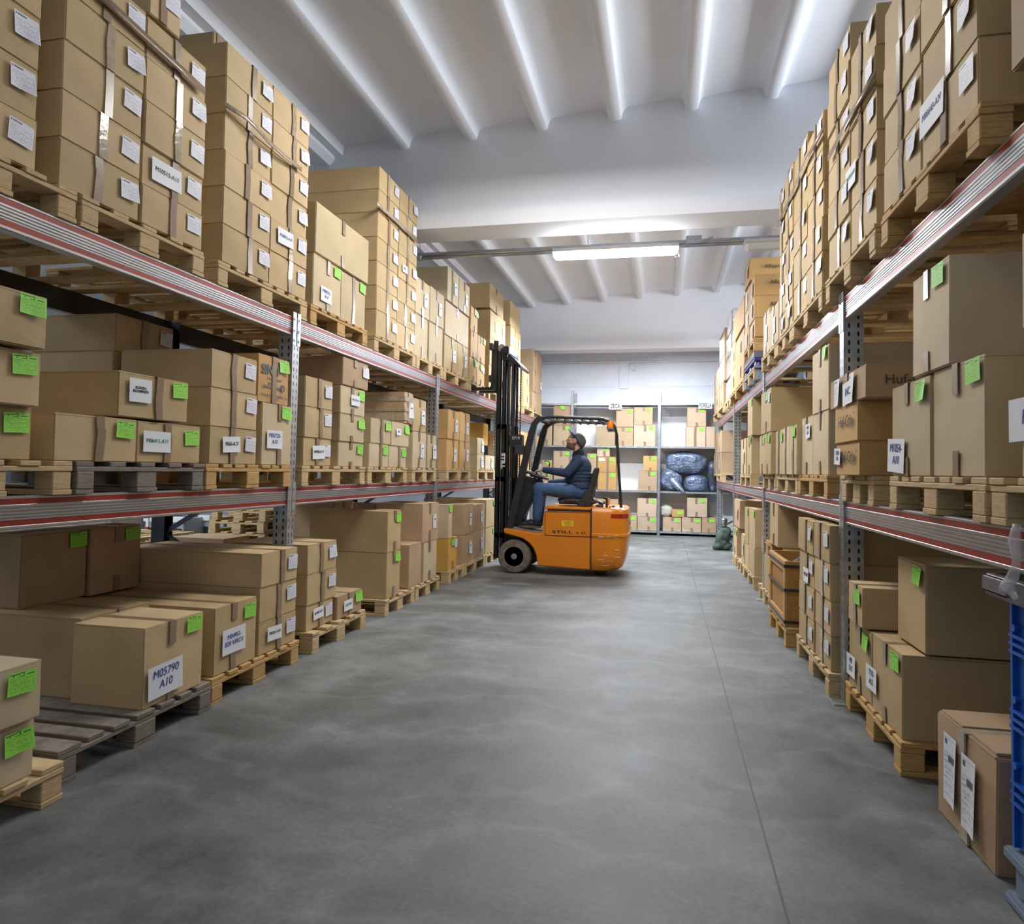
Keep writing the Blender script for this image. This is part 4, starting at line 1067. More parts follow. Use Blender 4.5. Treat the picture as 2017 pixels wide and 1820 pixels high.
# scratches of the bumper
sc = MB(); r = random.Random(4)
for k in range(26):
    x, z = r.uniform(-.80, -.56), r.uniform(.13, .36) if k % 2 else r.uniform(.49, .535)
    y = FY-.0135 if z > .48 else FY+.0045-(.0 if x < -.62 else -.0)
    L = r.uniform(.01, .07); sc.box((x, y-.0012, z), (x+L, y+.0, z+r.uniform(.001, .004)))
fk(sc, 'paint_scratch', 'wall_paint')
fk(MB().prism([(-1.97, .56), (-1.51, .514), (-1.51, .522), (-1.97, .57)], 'y', FY+.03, FY+FW-.03), 'floor_mat', 'rubber')
# wheels
def wheel(x, y, R, W, name='front_wheel'):
    m = MB(); n = 40; prof = [(-.5, .60), (-.5, .80), (-.47, .93), (-.38, .985), (-.15, 1), (.15, 1), (.38, .985), (.47, .93), (.5, .80), (.5, .60)]
    m.loft([[(x+R*pr*math.cos(2*PI*i/n)*(1+(.012 if i % 2 and pr > .9 else 0)), y+W*pw, R+R*pr*math.sin(2*PI*i/n)) for i in range(n)] for pw, pr in prof])
    o = fk(m, name, 'rubber', smooth=True)
    q = MB(); rim = [(-.50, .62), (-.505, .60), (-.49, .56), (-.40, .50), (-.36, .34), (-.42, .30), (-.44, .20), (-.52, .17), (-.54, .10), (-.54, .01)]
    q.loft([[(x+R*pr*math.cos(2*PI*i/24), y+W*pw, R+R*pr*math.sin(2*PI*i/24)) for i in range(24)] for pw, pr in rim])
    fk(q, 'rim', 'rim_grey', o, smooth=True)
    b_ = MB()
    for i in range(6): a = i*PI/3; b_.tube([(x+R*.40*math.cos(a), y-W*.44, R+R*.40*math.sin(a)), (x+R*.40*math.cos(a), y-W*.38, R+R*.40*math.sin(a))], .009, 6)
    fk(b_, 'wheel_nuts', 'rim_grey', o)
wheel(-1.85, FY+.10, .213, .17); wheel(-1.85, FY+FW-.10, .213, .17)
wheel(-.80, FY+.42, .15, .12, 'rear_wheel'); wheel(-.80, FY+.58, .15, .12, 'rear_wheel')
fk(MB().box((-1.52, FY+.2, .10), (-1.50, FY+.8, .3)).box((-2.0, FY+.22, .2), (-1.5, FY+.78, .45)), 'axle', 'black_paint')
# mast
for yy in (FY+.20, FY+.74):
    for x0, x1, z1 in ((-2.16, -2.10, 2.86), (-2.085, -2.03, 2.90)):
        m = MB().box((x0, yy, .16), (x1, yy+.012, z1)).box((x0, yy, .16), (x0+.012, yy+.055, z1)).box((x1-.012, yy, .16), (x1, yy+.055, z1))
        fk(m, 'mast_rail', 'mast_steel', bevel=.002)
    fk(MB().tube([(-2.005, yy+.03, .3), (-2.005, yy+.03, 1.9)], .028, 14).tube([(-2.005, yy+.03, 1.9), (-2.005, yy+.03, 2.72)], .017, 14), 'lift_cylinder', 'mast_steel', smooth=True)
    ch = MB().box((-1.957, yy+.024, .42), (-1.950, yy+.036, 2.76))
    for k in range(62): ch.box((-1.962, yy+.02, .42+k*.038), (-1.945, yy+.04, .447+k*.038))
    fk(ch, 'lift_chain', 'dark_steel')
for z in (.42, 1.15, 1.83):
    fk(MB().box((-2.15, FY+.20, z), (-2.03, FY+.80, z+.07)), 'mast_crossbar', 'mast_steel', bevel=.005)
fk(MB().box((-2.12, FY+.18, 2.82), (-2.0, FY+.82, 2.92)), 'mast_head', 'mast_steel', bevel=.01)
fk(MB().prism([(-2.09, 2.78), (-1.95, 2.78), (-1.84, 2.66), (-1.86, 2.63), (-1.98, 2.73), (-2.09, 2.73)], 'y', FY+.19, FY+.83), 'pulley_guard', 'mast_steel', bevel=.01, smooth=True)
for yy in (FY+.19, FY+.73): fk(MB().tube([(-2.10, yy, 2.90), (-2.10, yy+.04, 2.90)], .048, 18).tube([(-2.10, yy-.012, 2.90), (-2.10, yy, 2.90)], .018, 12), 'pulley', 'rim_grey', smooth=True)
fk(MB().tube([(-1.98, FY+.28, 2.76), (-1.91, FY+.27, 2.66), (-1.93, FY+.27, 2.4), (-1.94, FY+.28, 1.9), (-1.93, FY+.3, 1.2)], .014, 8), 'hose', 'black_plastic', smooth=True)
p = fk(MB().box((-1.965, FY+.17, 1.60), (-1.80, FY+.30, 1.76)), 'mast_bracket', 'black_paint', bevel=.006)
inst('lettering', text_mesh('5719', .052, 'paper'), p, (-1.885-FK.location.x, FY+.1685-FK.location.y, 1.715), (PI/2, 0, 0))
fk(MB().box((-1.87, FY+.02, 1.50), (-1.75, FY+.12, 1.62)).tube([(-1.80, FY+.12, 1.56), (-1.80, FY+.25, 1.62)], .015, 8), 'work_light', 'black_plastic', bevel=.02, seg=3, smooth=True)
inst('lettering', text_mesh('STILL', .08, 'paper', bold=.003), FK, (-2.055-FK.location.x, FY+.198-FK.location.y, 1.42), (PI/2, PI/2, 0), (1.1, .8, 1))
# carriage and forks
for z in (2.44, 2.86): fk(MB().box((-2.245, FY+.10, z), (-2.20, FY+.92, z+.09)), 'carriage_bar', 'black_paint', bevel=.006)
for yy in (FY+.22, FY+.75): fk(MB().box((-2.215, yy, 2.35), (-2.15, yy+.04, 3.0)).tube([(-2.14, yy-.01, 2.55), (-2.14, yy+.05, 2.55)], .035, 12), 'carriage_plate', 'black_paint', bevel=.006)
for yy in (9.17, 9.50):
    m = MB().prism([(-2.29, 2.98), (-2.245, 2.98), (-2.245, 2.40), (-2.27, 2.372), (-3.30, 2.372), (-3.38, 2.384), (-3.38, 2.388), (-3.30, 2.402), (-2.31, 2.410), (-2.295, 2.43)], 'y', yy, yy+.10)
    fk(m, 'fork', 'black_paint', bevel=.004)
# overhead guard
for yy in (FY+.05, FY+FW-.13):
    m = MB(); path = [(-1.925, .57), (-1.66, 1.78), (-1.625, 1.90), (-1.575, 1.955), (-1.50, 1.965)]
    rg = []
    for i, (x, z) in enumerate(path):
        dx = path[min(i+1, 4)][0]-path[max(i-1, 0)][0]; dz = path[min(i+1, 4)][1]-path[max(i-1, 0)][1]; L = math.hypot(dx, dz); nx, nz = -dz/L, dx/L
        w2 = .042 if i < 2 else (.035 if i < 4 else .02)
        rg.append([(x-nx*w2, yy, z-nz*w2), (x+nx*w2, yy, z+nz*w2), (x+nx*w2, yy+.075, z+nz*w2), (x-nx*w2, yy+.075, z-nz*w2)])
    fk(m.loft(rg), 'guard_pillar', 'black_paint', bevel=.008, seg=3, smooth=True)
    y2 = yy+.035
    if yy < 9: fk(MB().tube([(-.72, y2, 1.945), (-.66, y2, 1.925), (-.61, y2, 1.86), (-.585, y2, 1.76), (-.555, y2, 1.30), (-.522, y2, .86)], .017, 12), 'rear_post', 'black_paint', smooth=True)
    fk(MB().tube([(-1.52, y2, 1.965), (-1.44, y2, 1.985), (-.80, y2, 1.965), (-.70, y2, 1.94)], .020, 12), 'roof_rail', 'black_paint', smooth=True)
fk(MB().bar((-1.45, FY+.06, 1.975), (-1.45, FY+FW-.06, 1.975), .05, .03).bar((-.76, FY+.06, 1.955), (-.76, FY+FW-.06, 1.955), .05, .03).bar((-1.58, FY+.06, 1.955), (-1.58, FY+FW-.06, 1.955), .07, .03), 'roof_frame', 'black_paint', bevel=.006)
for k in range(6): x = -1.34+k*.105; fk(MB().box((x-.008, FY+.08, 1.945-.02*k*.15), (x+.008, FY+FW-.08, 1.975-.02*k*.15)), 'roof_bar', 'black_paint')
fk(MB().box((-1.45, FY+.48, 1.94), (-.76, FY+.50, 1.955)), 'roof_bar', 'black_paint')
hl = MB(); hl.tube([(-1.63, FY+.90, 1.44), (-1.575, FY+.91, 1.435), (-1.555, FY+.91, 1.40), (-1.60, FY+.91, 1.22), (-1.70, FY+.90, 1.22)], .008, 8)
fk(hl, 'grab_handle', 'black_paint', smooth=True)
fk(MB().tube([(-.665, FY+.10, 1.83), (-.665, FY+.10, 1.845)], .05, 16).box((-.70, FY+.08, 1.80), (-.60, FY+.12, 1.83)), 'beacon_base', 'rim_grey')
fk(MB().tube([(-.665, FY+.10, z) for z in (1.845, 1.85, 1.92, 1.94)], 0, 18, [.042, .048, .046, .03]), 'beacon', 'amber_lamp', smooth=True)
# dashboard, steering, pedals
fk(MB().prism([(-2.02, .57), (-1.86, .57), (-1.73, .85), (-1.62, 1.17), (-1.66, 1.20), (-1.84, 1.24), (-1.90, 1.12), (-1.96, .8)], 'y', 9.13, 9.33), 'dashboard', 'black_plastic', bevel=.015, smooth=True)
fk(MB().tube([(-1.60, 9.20, 1.10), (-1.61, 9.20, 1.22)], .035, 14, [.045, .03]), 'steering_column', 'black_plastic', smooth=True)
sw = MB(); cx_, cy_, cz_ = -1.655, 9.17, 1.245; ta = math.radians(-18)
def swp(a, r): return (cx_+r*math.cos(a)*math.cos(ta), cy_+r*math.sin(a), cz_+r*math.cos(a)*math.sin(ta))
sw.tube([swp(2*PI*k/28, .165) for k in range(29)], .014, 10)
for a in (PI/2, PI*7/6, -PI/6): sw.bar((cx_, cy_, cz_-.02), swp(a, .16), .03, .012)
sw.tube([(cx_, cy_, cz_-.04), (cx_, cy_, cz_)], .035, 14); kx = swp(-PI*.42, .145); sw.tube([kx, (kx[0], kx[1], kx[2]+.035)], .02, 12)
fk(sw, 'steering_wheel', 'black_plastic', smooth=True)
fk(MB().bar((-1.80, FY+.42, .62), (-1.70, FY+.42, .57), .10, .012).bar((-1.80, FY+.56, .62), (-1.70, FY+.56, .57), .10, .012), 'pedal', 'dark_steel')
# seat
sc_ = MB(); sc_.ell((-1.17, 9.22, .925), (.21, .235, .055)).ell((-1.00, 9.22, .92), (.16, .235, .06)); sc_.box((-1.33, 9.02, .875), (-.98, 9.42, .915))
blob('seat_cushion', sc_, 'black_plastic', FK, .014, 3)
sb = MB(); sb.caps((-.955, 9.10, .97), (-.865, 9.10, 1.33), .055, .028); sb.caps((-.955, 9.34, .97), (-.865, 9.34, 1.33), .055, .028); sb.caps((-.955, 9.22, .97), (-.86, 9.22, 1.34), .055, .028)
blob('seat_back', sb, 'black_plastic', FK, .014, 2)
fk(MB().prism([(-1.10, .86), (-.90, .86), (-.86, .92), (-.92, 1.05), (-.99, 1.07), (-1.03, .95)], 'y', 8.965, 9.0), 'seat_bracket', 'black_plastic', bevel=.008, smooth=True)
fk(MB().tube([(-1.02, 8.93, .90), (-1.02, 8.97, .90)], .045, 16), 'adjuster_knob', 'black_plastic', smooth=True)
fk(MB().tube([(-.93, 8.98, .90), (-.84, 8.97, .93), (-.76, 8.96, .90), (-.80, 9.0, .885), (-.74, 9.02, .915)], .018, 8).box((-.84, FY+.12, .858), (-.75, FY+.24, .885)), 'seat_belt', 'black_plastic', smooth=True)
fk(MB().box((-.715, FY+.08, .858), (-.69, FY+.20, .97)).box((-.74, FY+.09, .96), (-.70, FY+.19, .985)), 'plug_holder', 'black_paint', bevel=.004)
fk(MB().box((-.688, FY+.09, .885), (-.668, FY+.19, .975)), 'rear_reflector', 'amber_lamp', bevel=.004)
fk(MB().tube([(-.62, FY+.10, .858), (-.62, FY+.10, .885)], .02, 10).tube([(-.66, FY+.13, .858), (-.66, FY+.13, .875)], .014, 10), 'cap_nut', 'chrome', smooth=True)

# ------------------------------------------------------------------ driver
DY = 9.22
def D(zx, zy, Y=DY): return onY(*px(6, zx, zy), Y)
DR = thing('person', (-1.05, DY, .95), 'seated man in navy sweater, jeans and cap driving the orange forklift, looking up', 'person')
B = MB()
hip = D(715, 1140); hip.z -= .0
sh = D(705, 915); neck = D(697, 858)
headc = D(672, 800)
R_ = Matrix.Rotation(math.radians(14), 3, 'Y')      # head tipped back, face towards -X
def H(dx, dy, dz): return headc + R_ @ Vector((dx, dy, dz))
B.ell(H(.034, 0, .015), (.092, .075, .100), 20, 14, R_); B.ell(H(-.03, 0, -.045), (.065, .060, .085), 16, 12, R_)
B.ell(H(-.068, 0, -.098), (.026, .030, .024)); B.ell(H(-.02, 0, -.085), (.055, .052, .035), 14, 9, R_)          # chin, jaw
B.caps(H(-.080, 0, .012), H(-.106, 0, -.022), .010, .0135, 8); B.caps(H(-.060, -.045, .0), H(-.060, .045, .0), .02, .02, 10); B.ell(H(-.100, .010, -.030), (.010, .008, .008)); B.ell(H(-.100, -.010, -.030), (.010, .008, .008))   # nose
B.ell(H(-.072, 0, .028), (.020, .05, .014), 10, 7, R_); B.ell(H(-.032, 0, .045), (.052, .062, .042), 14, 9, R_)                                               # brow
B.ell(H(-.086, 0, -.060), (.014, .024, .007)); B.ell(H(-.084, 0, -.071), (.014, .021, .008))         # lips
for s in (-1, 1):
    B.ell(H(.012, s*.078, -.012), (.017, .009, .028), 10, 8, R_); B.ell(H(.020, s*.083, -.004), (.010, .006, .018), 8, 6, R_); B.ell(H(-.062, s*.036, -.03), (.02, .02, .02))
B.caps(neck+Vector((.012, 0, -.07)), H(.02, 0, -.05), .064, .058, 14)
# torso
B.ell(hip+Vector((.0, 0, .0)), (.15, .185, .13)); B.ell(hip+(sh-hip)*.35+Vector((-.015, 0, 0)), (.155, .18, .15)); B.ell(hip+(sh-hip)*.7, (.135, .185, .14)); B.ell(sh+Vector((.0, 0, -.05)), (.10, .20, .08))
# arms: near (left) arm to the wheel, far arm resting on the thigh
shn = sh+Vector((.0, -.185, -.055)); shf = sh+Vector((0, .185, -.055))
eln = D(618, 1022, DY-.24); wrn = D(455, 998, DY-.19)
elf = D(620, 1085, DY+.26); wrf = D(492, 1088, DY+.14)
B.caps(shn, eln, .058, .046); B.caps(eln, wrn, .045, .029); B.caps(shf, elf, .058, .046); B.caps(elf, wrf, .045, .029)
def hand(w_, d, n_, th, sgn, curl):
    """palm from the wrist along d, back of the hand along n_, thumb on side th"""
    d = d.normalized(); n_ = (n_-d*n_.dot(d)).normalized(); s_ = th.normalized()
    pc = w_+d*.045
    for k in (-1.5, -.5, .5, 1.5): B.caps(w_+d*.008+s_*k*.010, w_+d*.080+s_*k*.0195, .0155, .0118, 8)
    for k, L in ((1.5, .072), (.5, .080), (-.5, .074), (-1.5, .058)):
        a = w_+d*.082+s_*k*.0205; ang = curl*.45
        q = a
        for seg, fr in enumerate((.45, .32, .23)):
            ang2 = ang+seg*curl*.55; dd = d*math.cos(ang2)-n_*math.sin(ang2); q2 = q+dd*L*fr
            B.caps(q, q2, .0088-.0006*seg, .0082-.0006*seg, 8); q = q2
    a = w_+d*.028+s_*.026; q = a+(d*.55+s_*.62-n_*.25).normalized()*.040; B.caps(a, q, .0125, .0100, 8)
    B.caps(q, q+(d*.85+s_*.1-n_*.55).normalized()*.030, .0098, .0085, 8)
hand(wrn, Vector((-.93, .10, -.12)), Vector((-.2, 0, 1)), Vector((0, 1, .1)), 1, 1.15)
hand(wrf, Vector((-.93, -.1, -.12)), Vector((0, 0, 1)), Vector((0, -1, .0)), 1, .30)
# legs
knn = D(425, 1128, DY-.20); ann = D(412, 1330, DY-.19); knf = D(445, 1122, DY+.22); anf = D(432, 1300, DY+.20)
for s, kn, an in ((-1, knn, ann), (1, knf, anf)):
    hp = hip+Vector((-.02, s*.10, -.02)); B.caps(hp, kn, .085, .058); B.caps(kn, an, .055, .038); B.ell(an+Vector((-.035, 0, -.015)), (.05, .034, .025))
bd = blob('body', B, 'skin', DR, .0056, 2)
bd.data.materials.append(MATS['stubble']); bd.data.materials.append(MATS['beard'])
Ri = R_.inverted(); wo = Vector(wloc(bd))
for pl in bd.data.polygons:
    q = Ri @ (pl.center+wo-headc)
    if q.length > .17: continue
    jaw = q.z < -.038+.35*max(0, q.x+.02) and q.z > -.125 and q.x < .035 and q.y*q.y < .0065
    lips = q.x < -.086 and -.073 < q.z < -.055
    if jaw and not lips: pl.material_index = 1
    if q.x > .0 and q.z > -.03 and not (abs(q.y) > .066 and q.x < .04): pl.material_index = 2
    if -.03 < q.x <= 0 and q.z > .0 and q.z > .03: pl.material_index = 2
# clothing
C = MB()
C.ell(hip+Vector((.0, 0, .055)), (.168, .205, .115)); C.ell(hip+(sh-hip)*.38+Vector((-.018, 0, 0)), (.178, .20, .16)); C.ell(hip+(sh-hip)*.7+Vector((.002, 0, 0)), (.152, .202, .155)); C.ell(sh+Vector((.004, 0, -.05)), (.112, .212, .088))
C.caps(sh+Vector((-.012, 0, -.02)), neck+Vector((.012, 0, -.045)), .085, .068)
for a, e, wr_ in ((shn, eln, wrn), (shf, elf, wrf)):
    C.ell(a, (.078, .07, .075)); C.caps(a, e, .071, .061); C.caps(e, e+(wr_-e)*.90, .060, .043); C.caps(e+(wr_-e)*.84, e+(wr_-e)*.93, .045, .042)
r = random.Random(3)
for k in range(5): z = .02+.045*k; C.ell(hip+Vector((.0-.012*k*.3, 0, z+.02)), (.172+.003*(k % 2), .204, .017), 18, 6)   # folds round the waist
blob('sweater', C, 'sweater', DR, .0085, 3)
C = MB(); C.caps(neck+Vector((.008, 0, -.075)), neck+Vector((-.004, 0, -.028)), .076, .066, 16); C.ell(neck+Vector((-.05, 0, -.085)), (.03, .035, .05))
blob('collar', C, 'navy_dark', DR, .007, 2)
C = MB(); C.ell(hip+Vector((.005, 0, -.03)), (.165, .20, .115)); C.ell(hip+Vector((.035, 0, -.03)), (.14, .19, .11))
for s, kn, an in ((-1, knn, ann), (1, knf, anf)):
    hp = hip+Vector((-.03, s*.105, -.025)); C.caps(hp, kn, .108, .078); C.ell(kn+Vector((.0, 0, 0)), (.082, .078, .082)); C.caps(kn, an, .076, .060); C.caps(an+Vector((0, 0, .03)), an+Vector((.004, 0, -.012)), .062, .060)
    for k in range(4): C.ell(kn.lerp(an, .12+.2*k)+Vector((.0, 0, 0)), (.080-.004*k, .076-.004*k, .016))
blob('jeans', C, 'jeans', DR, .0085, 3)
for s, an in ((-1, ann), (1, anf)):
    C = MB(); f = an+Vector((-.015, 0, -.05)); zb_ = .572
    C.caps(Vector((f.x+.01, f.y, f.z+.02)), Vector((f.x+.01, f.y, zb_+.05)), .055, .058); C.ell((f.x-.06, f.y, zb_+.045), (.085, .050, .046)); C.ell((f.x-.14, f.y, zb_+.032), (.065, .048, .034)); C.ell((f.x+.03, f.y, zb_+.032), (.055, .045, .034))
    sh_ = blob('shoe', C, 'shoe_black', DR, .008, 2)
    C = MB(); n = 20
    C.loft([[(f.x-.07+.145*math.cos(2*PI*i/n)*sc__, f.y+.052*math.sin(2*PI*i/n)*sc__, z) for i in range(n)] for z, sc__ in ((zb_-.012, .95), (zb_-.006, 1), (zb_+.016, 1), (zb_+.02, .9))])
    C.build('sole', 'rubber', sh_, smooth=True)
for s in (-1, 1):
    MB().ell(H(-.076, s*.032, .006), (.010, .012, .007)).build('eye', 'paper', DR, smooth=2)
    MB().ell(H(-.083, s*.032, .007), (.004, .006, .006)).build('iris', 'ink_black', DR, smooth=2)
    MB().caps(H(-.090, s*.018, .026), H(-.076, s*.050, .028), .0045, .003, 8).build('eyebrow', 'beard', DR, smooth=2)
# cap: crown, band and peak, set low at the back of the head
cc = headc+Vector((.045, 0, -.002)); RC = Matrix(((.50, 0, .866), (0, 1, 0), (-.866, 0, .50)))
def K(x, y, z): return cc+RC @ Vector((x, y, z))
rg = []
for j in range(10):
    t = j/9*PI/2*.985
    rg.append([K(.106*math.cos(t)**.85*math.cos(2*PI*i/28), .090*math.cos(t)**.85*math.sin(2*PI*i/28), .100*math.sin(t)) for i in range(28)])
for j in range(9, -1, -1):
    t = j/9*PI/2*.985
    rg.append([K(.102*math.cos(t)**.85*math.cos(2*PI*i/28), .086*math.cos(t)**.85*math.sin(2*PI*i/28), .096*math.sin(t)) for i in range(28)])
cp = MB().loft(rg, cap=False).build('cap', 'cap_grey', DR, smooth=2)
MB().tube([K(.1055*math.cos(2*PI*k/28), .0895*math.sin(2*PI*k/28), .006) for k in range(29)], .0085, 8).build('cap_band', 'navy', cp, smooth=2)
MB().ell(K(0, 0, .1), (.007, .007, .007), 8, 6).build('cap_button', 'navy', cp, smooth=2)
pk = MB(); n = 16
def rim(a, o, dz): return K(-.104*math.cos(a)-.108*o*math.cos(a)**.7 if math.cos(a) > 0 else -.104*math.cos(a), .089*math.sin(a)*(1-.06*o), .006-.040*o*math.cos(a)-.012*o*math.sin(a)**2+dz)
A_ = [-1.25+2.5*i/n for i in range(n+1)]
for dz in (0,):
    up = [[rim(a, o, .004) for a in A_] for o in (0, .35, .7, 1)]; dn = [[rim(a, o, -.002) for a in A_] for o in (0, .35, .7, 1)]
    b0 = len(pk.v)
    for rw in up+dn: pk.v += rw
    m_ = n+1
    for s_ in (0, 4):
        for r_ in range(3):
            for i in range(n): a0 = (s_+r_)*m_+i; pk.face((a0, a0+1, a0+1+m_, a0+m_))
    for i in range(n): pk.face((3*m_+i, 3*m_+i+1, 7*m_+i+1, 7*m_+i)); pk.face((i, i+1, 4*m_+i+1, 4*m_+i))
    for r_ in range(3): pk.face((r_*m_, (r_+1)*m_, (r_+5)*m_, (r_+4)*m_)); pk.face((r_*m_+n, (r_+1)*m_+n, (r_+5)*m_+n, (r_+4)*m_+n))
pk.build('cap_peak', 'navy', cp, smooth=True)

# ------------------------------------------------------------------ things on and below the right racking
# wooden crate with steel straps, standing on a pallet
cx0, cx1, cy0, cy1, cz0, cz1 = .915, 1.72, 5.74, 6.56, .144, .645
pallet((.905, 6.15, 0), .86, -PI/2, 'honey_wood', 'honey coloured pallet carrying the strapped wooden crate', 'pallets of the right floor row')
CR = thing('wooden_crate', ((cx0+cx1)/2, (cy0+cy1)/2, cz0), 'orange-brown plywood crate with steel straps, open on top, right floor row', 'crate')
for a, b_ in (((cx0, cy0, cz0), (cx0+.02, cy1, cz1)), ((cx1-.02, cy0, cz0), (cx1, cy1, cz1)), ((cx0+.02, cy0, cz0), (cx1-.02, cy0+.02, cz1)), ((cx0+.02, cy1-.02, cz0), (cx1-.02, cy1, cz1))):
    MB().box(a, b_).build('side_panel', 'crate_wood', CR, bevel=.002, seg=1)
MB().box((cx0+.02, cy0+.02, cz0), (cx1-.02, cy1-.02, cz0+.02)).build('bottom', 'crate_wood', CR)
for z in (cz0+.0, cz1-.08): MB().box((cx0-.015, cy0-.0, z), (cx0-.0005, cy1, z+.08)).build('batten', 'honey_wood', CR, bevel=.002, seg=1)
for y in (cy0, cy1-.08): MB().box((cx0-.015, y, cz0+.08), (cx0-.0005, y+.08, cz1-.08)).build('batten', 'honey_wood', CR, bevel=.002, seg=1)
for z in (cz0+.03, cz0+.27, cz1-.05): MB().box((cx0-.019, cy0-.004, z), (cx0-.0155, cy1+.004, z+.022)).box((cx0-.019, cy0-.004, z), (cx1+.004, cy0-.0005, z+.022)).build('steel_strap', 'dark_steel', CR)
fl = MB(); r = random.Random(5)
for k in range(26): fl.ell((cx0+.08+r.random()*.6, cy0+.08+r.random()*.35, cz0+.42+r.random()*.06), (r.uniform(.03, .07), r.uniform(.03, .07), r.uniform(.02, .05)), 7, 5, Matrix.Rotation(r.random()*3, 3, 'X'))
tag(fl.build('black_parts', 'black_plastic', smooth=True), 'black moulded plastic parts heaped inside the open wooden crate', 'parts', kind='stuff')
# purple and grey plastic pallets under the printed cartons
def plastic_pallet(z, h, mat, label, Y0=8.12, Y1=9.2, X=.955):
    t = thing('plastic_pallet', (X+.5, (Y0+Y1)/2, z), label, 'pallet', 'plastic pallets of the right top shelf')
    MB().box((X, Y0, z+h-.03), (X+1.1, Y1, z+h)).build('deck', mat, t, bevel=.005)
    for x in (X+.06, X+.5, X+.95):
        for y in (Y0+.07, (Y0+Y1)/2, Y1-.07): MB().tube([(x, y, z), (x, y, z+h-.031)], 0, 14, [.055, .045]).build('foot', mat, t, smooth=True)
plastic_pallet(2.349, .155, 'slate_plastic', 'grey-blue plastic pallet at the bottom under the printed cartons')
plastic_pallet(2.506, .08, 'violet_plastic', 'dark violet plastic pallet lying on the grey-blue plastic one')
tag(MB().box((.955, 8.14, 2.588), (2.0, 9.18, 2.672)).build('flat_tray', 'lid_plastic', bevel=.01), 'black plastic tray lying on the violet plastic pallet', 'tray')
pallet((.955, 8.69, 2.674), 1.06, -PI/2, 'honey_wood', 'honey coloured pallet lifted high on plastic pallets, right top shelf', 'pallets of the right top shelf')
pallet((1.02, 7.62, .49), .74, -PI/2, 'honey_wood', 'honey coloured pallet lying on a carton behind the wooden crate', 'pallets of the right floor row')
# white stretch-wrapped load
p = onX(*px(7, 172, 560), .96); q = onX(*px(7, 215, 560), .96)
pallet((.965, 11.72, 2.345), .98, -PI/2, 'pallet_wood', 'pale pallet under the white film-wrapped load', 'pallets of the right top shelf')
m = MB()
for k in range(4): m.box((.985+.004*(k % 2), 11.25, 2.490+k*.345), (2.06, 12.19, 2.490+(k+1)*.345-.002))
tag(m.build('wrapped_load', 'wrap_film', bevel=.03, seg=3, smooth=True), 'tall load wrapped in white film on the right top shelf', 'load')

# crumpled carton on the floor by the blue container
rn = random.Random(77)
o = bpy.data.objects.new('cardboard_box', box_mesh(.47, .50, .385, 'kraft_brown', rn, crush=3.5)); COL.objects.link(o)
o.location = (1.065, 2.885, 0); o.rotation_euler = (0, 0, -PI/2+.02); tag(o, 'crumpled brown carton with two long white forms, on the floor beside the blue container', 'box')
for (x, z, hh) in ((-.08, .215, .25), (.075, .19, .26)): inst('shipping_label', sheet('shipping_label', 'label_tall', .115, hh, 1), o, (x, -.013, z))
inst('tape', MB().box((-.03, -.011, .30), (.03, -.004, .386)).box((-.03, -.011, .386), (.03, .5, .3885)).box((-.02, -.011, .005), (.05, -.004, .06)).mesh('tape', 'tape_clear'), o)
m = MB().box((-.225, .01, .386), (-.035, .49, .394)).box((.04, .01, .386), (.225, .49, .396)); inst('flap', m.mesh('flap', 'kraft_brown', bevel=.002), o)

# blue folding container on skids
bx0, bx1, by0, by1 = 1.055, 1.85, 1.30, 2.53
CT = thing('plastic_container', ((bx0+bx1)/2, (by0+by1)/2, 0), 'tall blue ribbed plastic container with grey lid and skids, at right frame edge', 'container')
MB().box((bx0+.02, by0+.02, .16), (bx1-.02, by1-.02, .93)).build('body', 'blue_plastic', CT, bevel=.01)
rb = MB()
for z in (.30, .33, .36, .53, .555, .58, .76, .785, .81): rb.box((bx0+.004, by0+.01, z), (bx0+.021, by1-.01, z+.009)).box((bx0+.01, by1-.021, z), (bx1-.01, by1-.004, z+.009)).box((bx0+.01, by0+.004, z), (bx1-.01, by0+.021, z+.009))
for k in range(14): y = by0+.02+k*(by1-by0-.05)/13; rb.box((bx0+.006, y, .17), (bx0+.021, y+.014, .92))
for k in range(9): x = bx0+.02+k*(bx1-bx0-.06)/8; rb.box((x, by1-.021, .17), (x+.014, by1-.006, .92)).box((x, by0+.006, .17), (x+.014, by0+.021, .92))
o = rb.build('rib', 'blue_plastic', CT); o['kind'] = 'stuff'
for z in (.42, .62, .84):
    for y in (by1-.04, by1-.36, by1-.7): MB().tube([(bx0+.004, y, z), (bx0+.021, y, z)], .012, 10).build('rivet', 'blue_plastic', CT)
MB().box((bx0-.045, by0-.03, .93), (bx1+.03, by1+.03, 1.0)).box((bx0-.055, by1-.14, .945), (bx0-.0455, by1+.03, .995)).build('lid', 'lid_plastic', CT, bevel=.012, seg=3)
MB().box((bx0-.01, by0-.01, .125), (bx1+.01, by1+.01, .16)).build('base_frame', 'slate_plastic', CT, bevel=.006)
for x in (bx0-.005, (bx0+bx1)/2-.06, bx1-.11):
    MB().box((x-.01, by0, 0), (x+.13, by1, .03)).build('skid', 'slate_plastic', CT, bevel=.008)
    for y in (by0+.02, (by0+by1)/2-.06, by1-.16): MB().box((x+.01, y, .03), (x+.10, y+.13, .125)).build('foot', 'slate_plastic', CT, bevel=.01)
# torn stretch film tied to the right middle beam
m = MB(); P = [(1.005, 2.33, 1.17), (1.0, 2.335, 1.12), (1.0, 2.325, 1.06), (.998, 2.34, 1.02), (.985, 2.35, .985), (.99, 2.31, .96)]
m.tube(P, 0, 8, [.012, .018, .011, .016, .02, .008]); m.tube([(.995, 2.34, 1.0), (.985, 2.37, .985), (.98, 2.385, .965)], 0, 6, [.01, .012, .004])
tag(m.build('film_scrap', 'clear_film', smooth=2), 'torn scrap of clear film tied round the right middle beam', 'wrapping')
